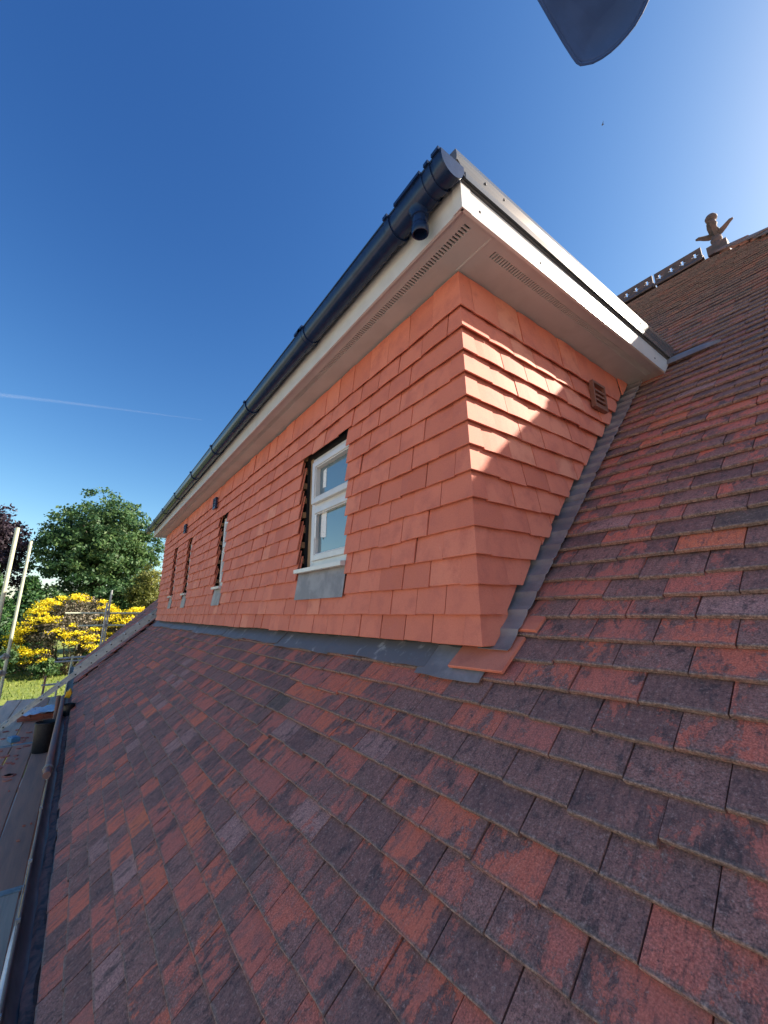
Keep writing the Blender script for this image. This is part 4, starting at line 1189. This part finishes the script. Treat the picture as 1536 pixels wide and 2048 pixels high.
def tree(name, label, cat, base, height, crown, clumps, per, csize, lsize, mat, rng, trunk_r=0.3, group=None, shape='round', bias=0.45):
    """crown: (cx, cy, cz, rx, ry, rz); clumps of leaves on and inside an uneven ellipsoid"""
    root = thing(name, base, label, cat, group)
    bx_, by_, bz_ = base; cx, cy_, cz, rx, ry, rz = crown
    tk = MB()
    topz = cz + rz*0.2
    tk.tube([(bx_, by_, bz_-0.2), (bx_+0.1, by_, bz_+(topz-bz_)*0.4), (cx, cy_, topz)], [trunk_r, trunk_r*0.75, trunk_r*0.3], 10)
    cl = MB()
    centers = []
    for i in range(clumps):
        d = rand_unit(rng)
        if shape == 'cone':
            t = rng.random()**0.8; a = rng.uniform(0, 6.28); rr = (1-t)*rng.uniform(0.55, 1.0)
            c_ = Vector((cx + rx*rr*math.cos(a), cy_ + ry*rr*math.sin(a), cz - rz + 2*rz*t)); out_ = Vector((math.cos(a), math.sin(a), 0.4))
        else:
            lump = 0.82 + 0.18*math.sin(d.x*5.1+d.y*3.7+i % 3)*math.cos(d.z*4.3+d.y*2.9)
            rr = lump*(rng.random()**0.33)*rng.uniform(0.80, 1.04)
            c_ = Vector((cx + rx*rr*d.x, cy_ + ry*rr*d.y, cz + rz*rr*d.z)); out_ = d
            if d.z < -0.55 and rng.random() < 0.5: continue
        centers.append((c_, out_))
        shade = rng.uniform(0.15, 0.85)
        for j in range(per):
            q_ = rand_unit(rng)*(rng.random()**0.5)*csize*rng.uniform(0.6, 1.2)
            q_.z *= 0.6
            leaf(cl, c_+q_, lsize*rng.uniform(0.6, 1.3), rng, min(1, max(0, shade + rng.gauss(0, 0.18))), out_)
    for c_, o_ in rng.sample(centers, min(len(centers), 16)):
        st = Vector((bx_ + (cx-bx_)*0.6, by_ + (cy_-by_)*0.6, bz_ + (topz-bz_)*rng.uniform(0.3, 0.8)))
        mid = (st + c_)/2 + Vector((0, 0, 0.08*rz))
        tk.tube([st, mid, c_], [trunk_r*0.35, trunk_r*0.2, 0.03], 6)
    tk.build('trunk', M['bark'], root, smooth=True)
    cl.build('crown', mat, root, recalc=False)
    return root
tg_ = random.Random(101)
tree('broadleaf_tree', 'large round-headed green broadleaf tree behind the yellow flowering shrub', 'tree', (-52, -0.4, GROUND), 18, (-52, -0.2, 6.5, 6.4, 7.0, 7.5), 1050, 46, 0.85, 0.17, LEAF['green'], tg_, 0.45)
tree('broadleaf_tree', 'lower green broadleaf tree beside the big round one, dark under its branches', 'tree', (-48, 2.4, GROUND), 9, (-48, 1.9, 0.6, 3.0, 4.0, 3.6), 330, 40, 0.7, 0.15, LEAF['green'], tg_, 0.25)
tree('broadleaf_tree', 'spreading green broadleaf tree filling in behind the top of the flowering shrub', 'tree', (-49, -3.2, GROUND), 8, (-49, -3.0, 0.2, 2.6, 3.2, 3.0), 260, 40, 0.7, 0.15, LEAF['green'], tg_, 0.25)
tree('copper_beech', 'dark purple-leaved tree rising behind the pale scaffold poles', 'tree', (-56, -11, GROUND), 16, (-56, -10.4, 6.2, 5.4, 5.6, 6.4), 560, 46, 0.85, 0.17, LEAF['beech'], tg_, 0.4)
tree('conifer', 'dense dark green conifer behind the pale scaffold poles', 'tree', (-44, -8.6, GROUND), 9, (-44, -8.2, 0.5, 4.2, 5.2, 5.0), 800, 38, 0.55, 0.14, LEAF['conifer'], tg_, 0.25, shape='cone')
tree('conifer', 'low dark conifer between the flowering shrub and purple tree', 'tree', (-47, -5.2, GROUND), 6, (-47, -5.0, -0.6, 3.0, 3.2, 3.8), 420, 38, 0.55, 0.14, LEAF['conifer'], tg_, 0.2, shape='cone')
tree('olive_tree', 'feathery olive-yellow tree rising beside the dormer wall end', 'tree', (-43.5, 3.5, GROUND), 9.5, (-43.5, 3.55, 1.6, 1.9, 1.9, 3.5), 260, 48, 0.5, 0.10, LEAF['gold'], tg_, 0.18)
for i, (x_, y_, h_) in enumerate([(-66, -24, 8.6), (-64, -17, 7.8), (-60, -10, 7.0), (-60, -5, 6.6), (-60, 0.5, 6.8), (-62, 6, 7.6), (-64, 12, 8.6), (-68, 19, 9.0)]):
    tree('hedge_tree', 'dark green tree of the far belt behind the garden', 'tree', (x_, y_, GROUND), h_, (x_, y_, GROUND+h_*0.5, 3.6, 4.2, h_*0.52), 230, 36, 0.9, 0.2, LEAF['green'], tg_, 0.25, group='far belt of garden trees')

def flowering_shrub(name, label, base, crown, n_twig, n_tray, rng):
    root = thing(name, base, label, 'shrub')
    cx, cy_, cz, rx, ry, rz = crown
    st = MB()
    for i in range(14):
        a = rng.uniform(0, 6.28); r_ = rng.uniform(0.3, 0.8)
        st.tube([(base[0], base[1], base[2]-0.1), (cx + rx*0.3*math.cos(a), cy_ + ry*0.3*math.sin(a), (base[2]+cz)/2), (cx + rx*r_*math.cos(a), cy_ + ry*r_*math.sin(a), cz + rz*rng.uniform(-0.2, 0.6))], [0.07, 0.05, 0.015], 6)
    st.build('stem', M['bark'], root, smooth=True)
    tw = MB(); ye_ = MB()
    for i in range(n_twig):
        d = rand_unit(rng); d.z = abs(d.z)*1.0 if rng.random() < 0.6 else d.z
        rr = rng.uniform(0.72, 0.99)*(0.92 + 0.08*math.sin(d.y*6+d.x*4))
        c_ = Vector((cx+rx*rr*d.x, cy_+ry*rr*d.y, cz+rz*rr*d.z)); sh = rng.uniform(0.1, 0.9)
        for j in range(26):
            q_ = rand_unit(rng)*rng.random()**0.5*0.42
            leaf(tw, c_+q_, rng.uniform(0.05, 0.12), rng, min(1, max(0, sh+rng.gauss(0, 0.2))), d)
    for i in range(n_tray):
        d = rand_unit(rng)
        if d.x < 0: d.x = -d.x*0.8
        d.normalize()
        if d.z < -0.45: continue
        if math.sin(d.y*5.0+1.0)*math.cos(d.z*6.0-0.6) + rng.gauss(0, 0.25) < -0.05: continue
        c_ = Vector((cx+rx*d.x*1.0, cy_+ry*d.y*1.0, cz+rz*d.z*1.0))
        wy = rng.uniform(0.22, 0.55)
        for j in range(int(95*wy/0.4)):
            q_ = Vector((rng.gauss(0, 0.22), rng.gauss(0, wy*0.6), rng.gauss(0, 0.07)))
            q_.z -= 0.25*(q_.y*q_.y)/(wy*wy)*0.25
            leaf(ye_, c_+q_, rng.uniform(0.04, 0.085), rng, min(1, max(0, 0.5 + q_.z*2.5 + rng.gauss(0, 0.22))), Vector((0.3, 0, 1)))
    tw.build('foliage', LEAF['twig'], root, recalc=False); ye_.build('blossom', LEAF['yellow'], root, recalc=False)
    return root
fr_ = random.Random(55)
flowering_shrub('flowering_shrub', 'huge rounded shrub with trays of bright yellow blossom on grey twigs', (-39.5, -1.4, GROUND), (-39.5, -1.45, -1.65, 3.0, 3.4, 3.25), 820, 215, fr_)
flowering_shrub('flowering_shrub', 'smaller yellow-blossomed shrub beyond the roof verge', (-38.0, 2.6, GROUND), (-38.0, 2.5, -1.4, 1.3, 1.5, 1.95), 150, 170, fr_)
for (x_, y_, r_, h_) in [(-34, -5.0, 0.9, 1.0), (-37.5, -4.8, 1.2, 1.8), (-42, -6.2, 1.6, 2.4), (-38.5, 0.2, 1.1, 1.3), (-37.0, -2.6, 1.0, 1.0)]:
    tree('garden_bush', ('low olive-green bush at the lawn edge' if r_ < 1 else 'rounded mid green bush at the foot of the tall plants by the lawn'), 'bush', (x_, y_, GROUND), h_, (x_, y_, GROUND+h_*0.7, r_, r_, h_*0.7), 60, 34, 0.35, 0.09, LEAF['gold'] if r_ < 1 else LEAF['green'], fr_, 0.06, group='low bushes at the lawn edge')

# ------------------------------------------------------------------ bird and contrail
bd = MB(); bp = CAM + ray(1203, 250)*120
bd.lathe(bp, [(0.02, 0), (0.07, 0.1), (0.08, 0.25), (0.05, 0.4), (0.01, 0.5)], 8, axis=(0.6, 0.5, 0.1))
for sgn in (-1, 1):
    ce = bp + Vector((0.15, 0.12, 0.03)); sv = Vector((-0.5, 0.6, 0.25 if sgn > 0 else -0.25))*sgn*0.7
    bd.add([ce - Vector((0.06, 0.05, 0)), ce + Vector((0.1, 0.08, 0)), ce + sv + Vector((0.05, 0, 0.1))], [(0, 1, 2)])
bo_ = bd.build('bird', M['rubber']); tag(bo_, 'tiny dark bird flying high above the dormer', 'bird')
mt, nd, lk, bs = new_mat('ice_trail')
bs.inputs['Base Color'].default_value = (0.9, 0.92, 0.95, 1); bs.inputs['Roughness'].default_value = 1.0
pw = nd.new('ShaderNodeLayerWeight'); pw.inputs[0].default_value = 0.35
fac = math_node(nd, lk, 'MULTIPLY', math_node(nd, lk, 'POWER', math_node(nd, lk, 'SUBTRACT', 1.0, pw.outputs['Facing']), 2.2), 0.022)
fac = math_node(nd, lk, 'MULTIPLY', fac, math_node(nd, lk, 'ADD', 0.5, noise(nd, lk, position(nd), 0.004, 4)))
trn = nd.new('ShaderNodeBsdfTransparent'); mx = nd.new('ShaderNodeMixShader')
lk.new(fac, mx.inputs[0]); lk.new(trn.outputs[0], mx.inputs[1]); lk.new(bs.outputs[0], mx.inputs[2]); lk.new(mx.outputs[0], nd['Material Output'].inputs[0])
ct = MB(); cp = []
for t in range(25):
    u = -60 + 465*t/24
    v = 784 + 56*((u+60)/465)**1.1
    cp.append(CAM + ray(u, v)*(9000 + 900*t/24))
ct.tube(cp, [9 + 34*(1-t/24) for t in range(25)], 14, cap=False)
co = ct.build('contrail', mt, smooth=True); tag(co, 'thin white aircraft trail high in the blue sky', 'contrail')
co.visible_shadow = True
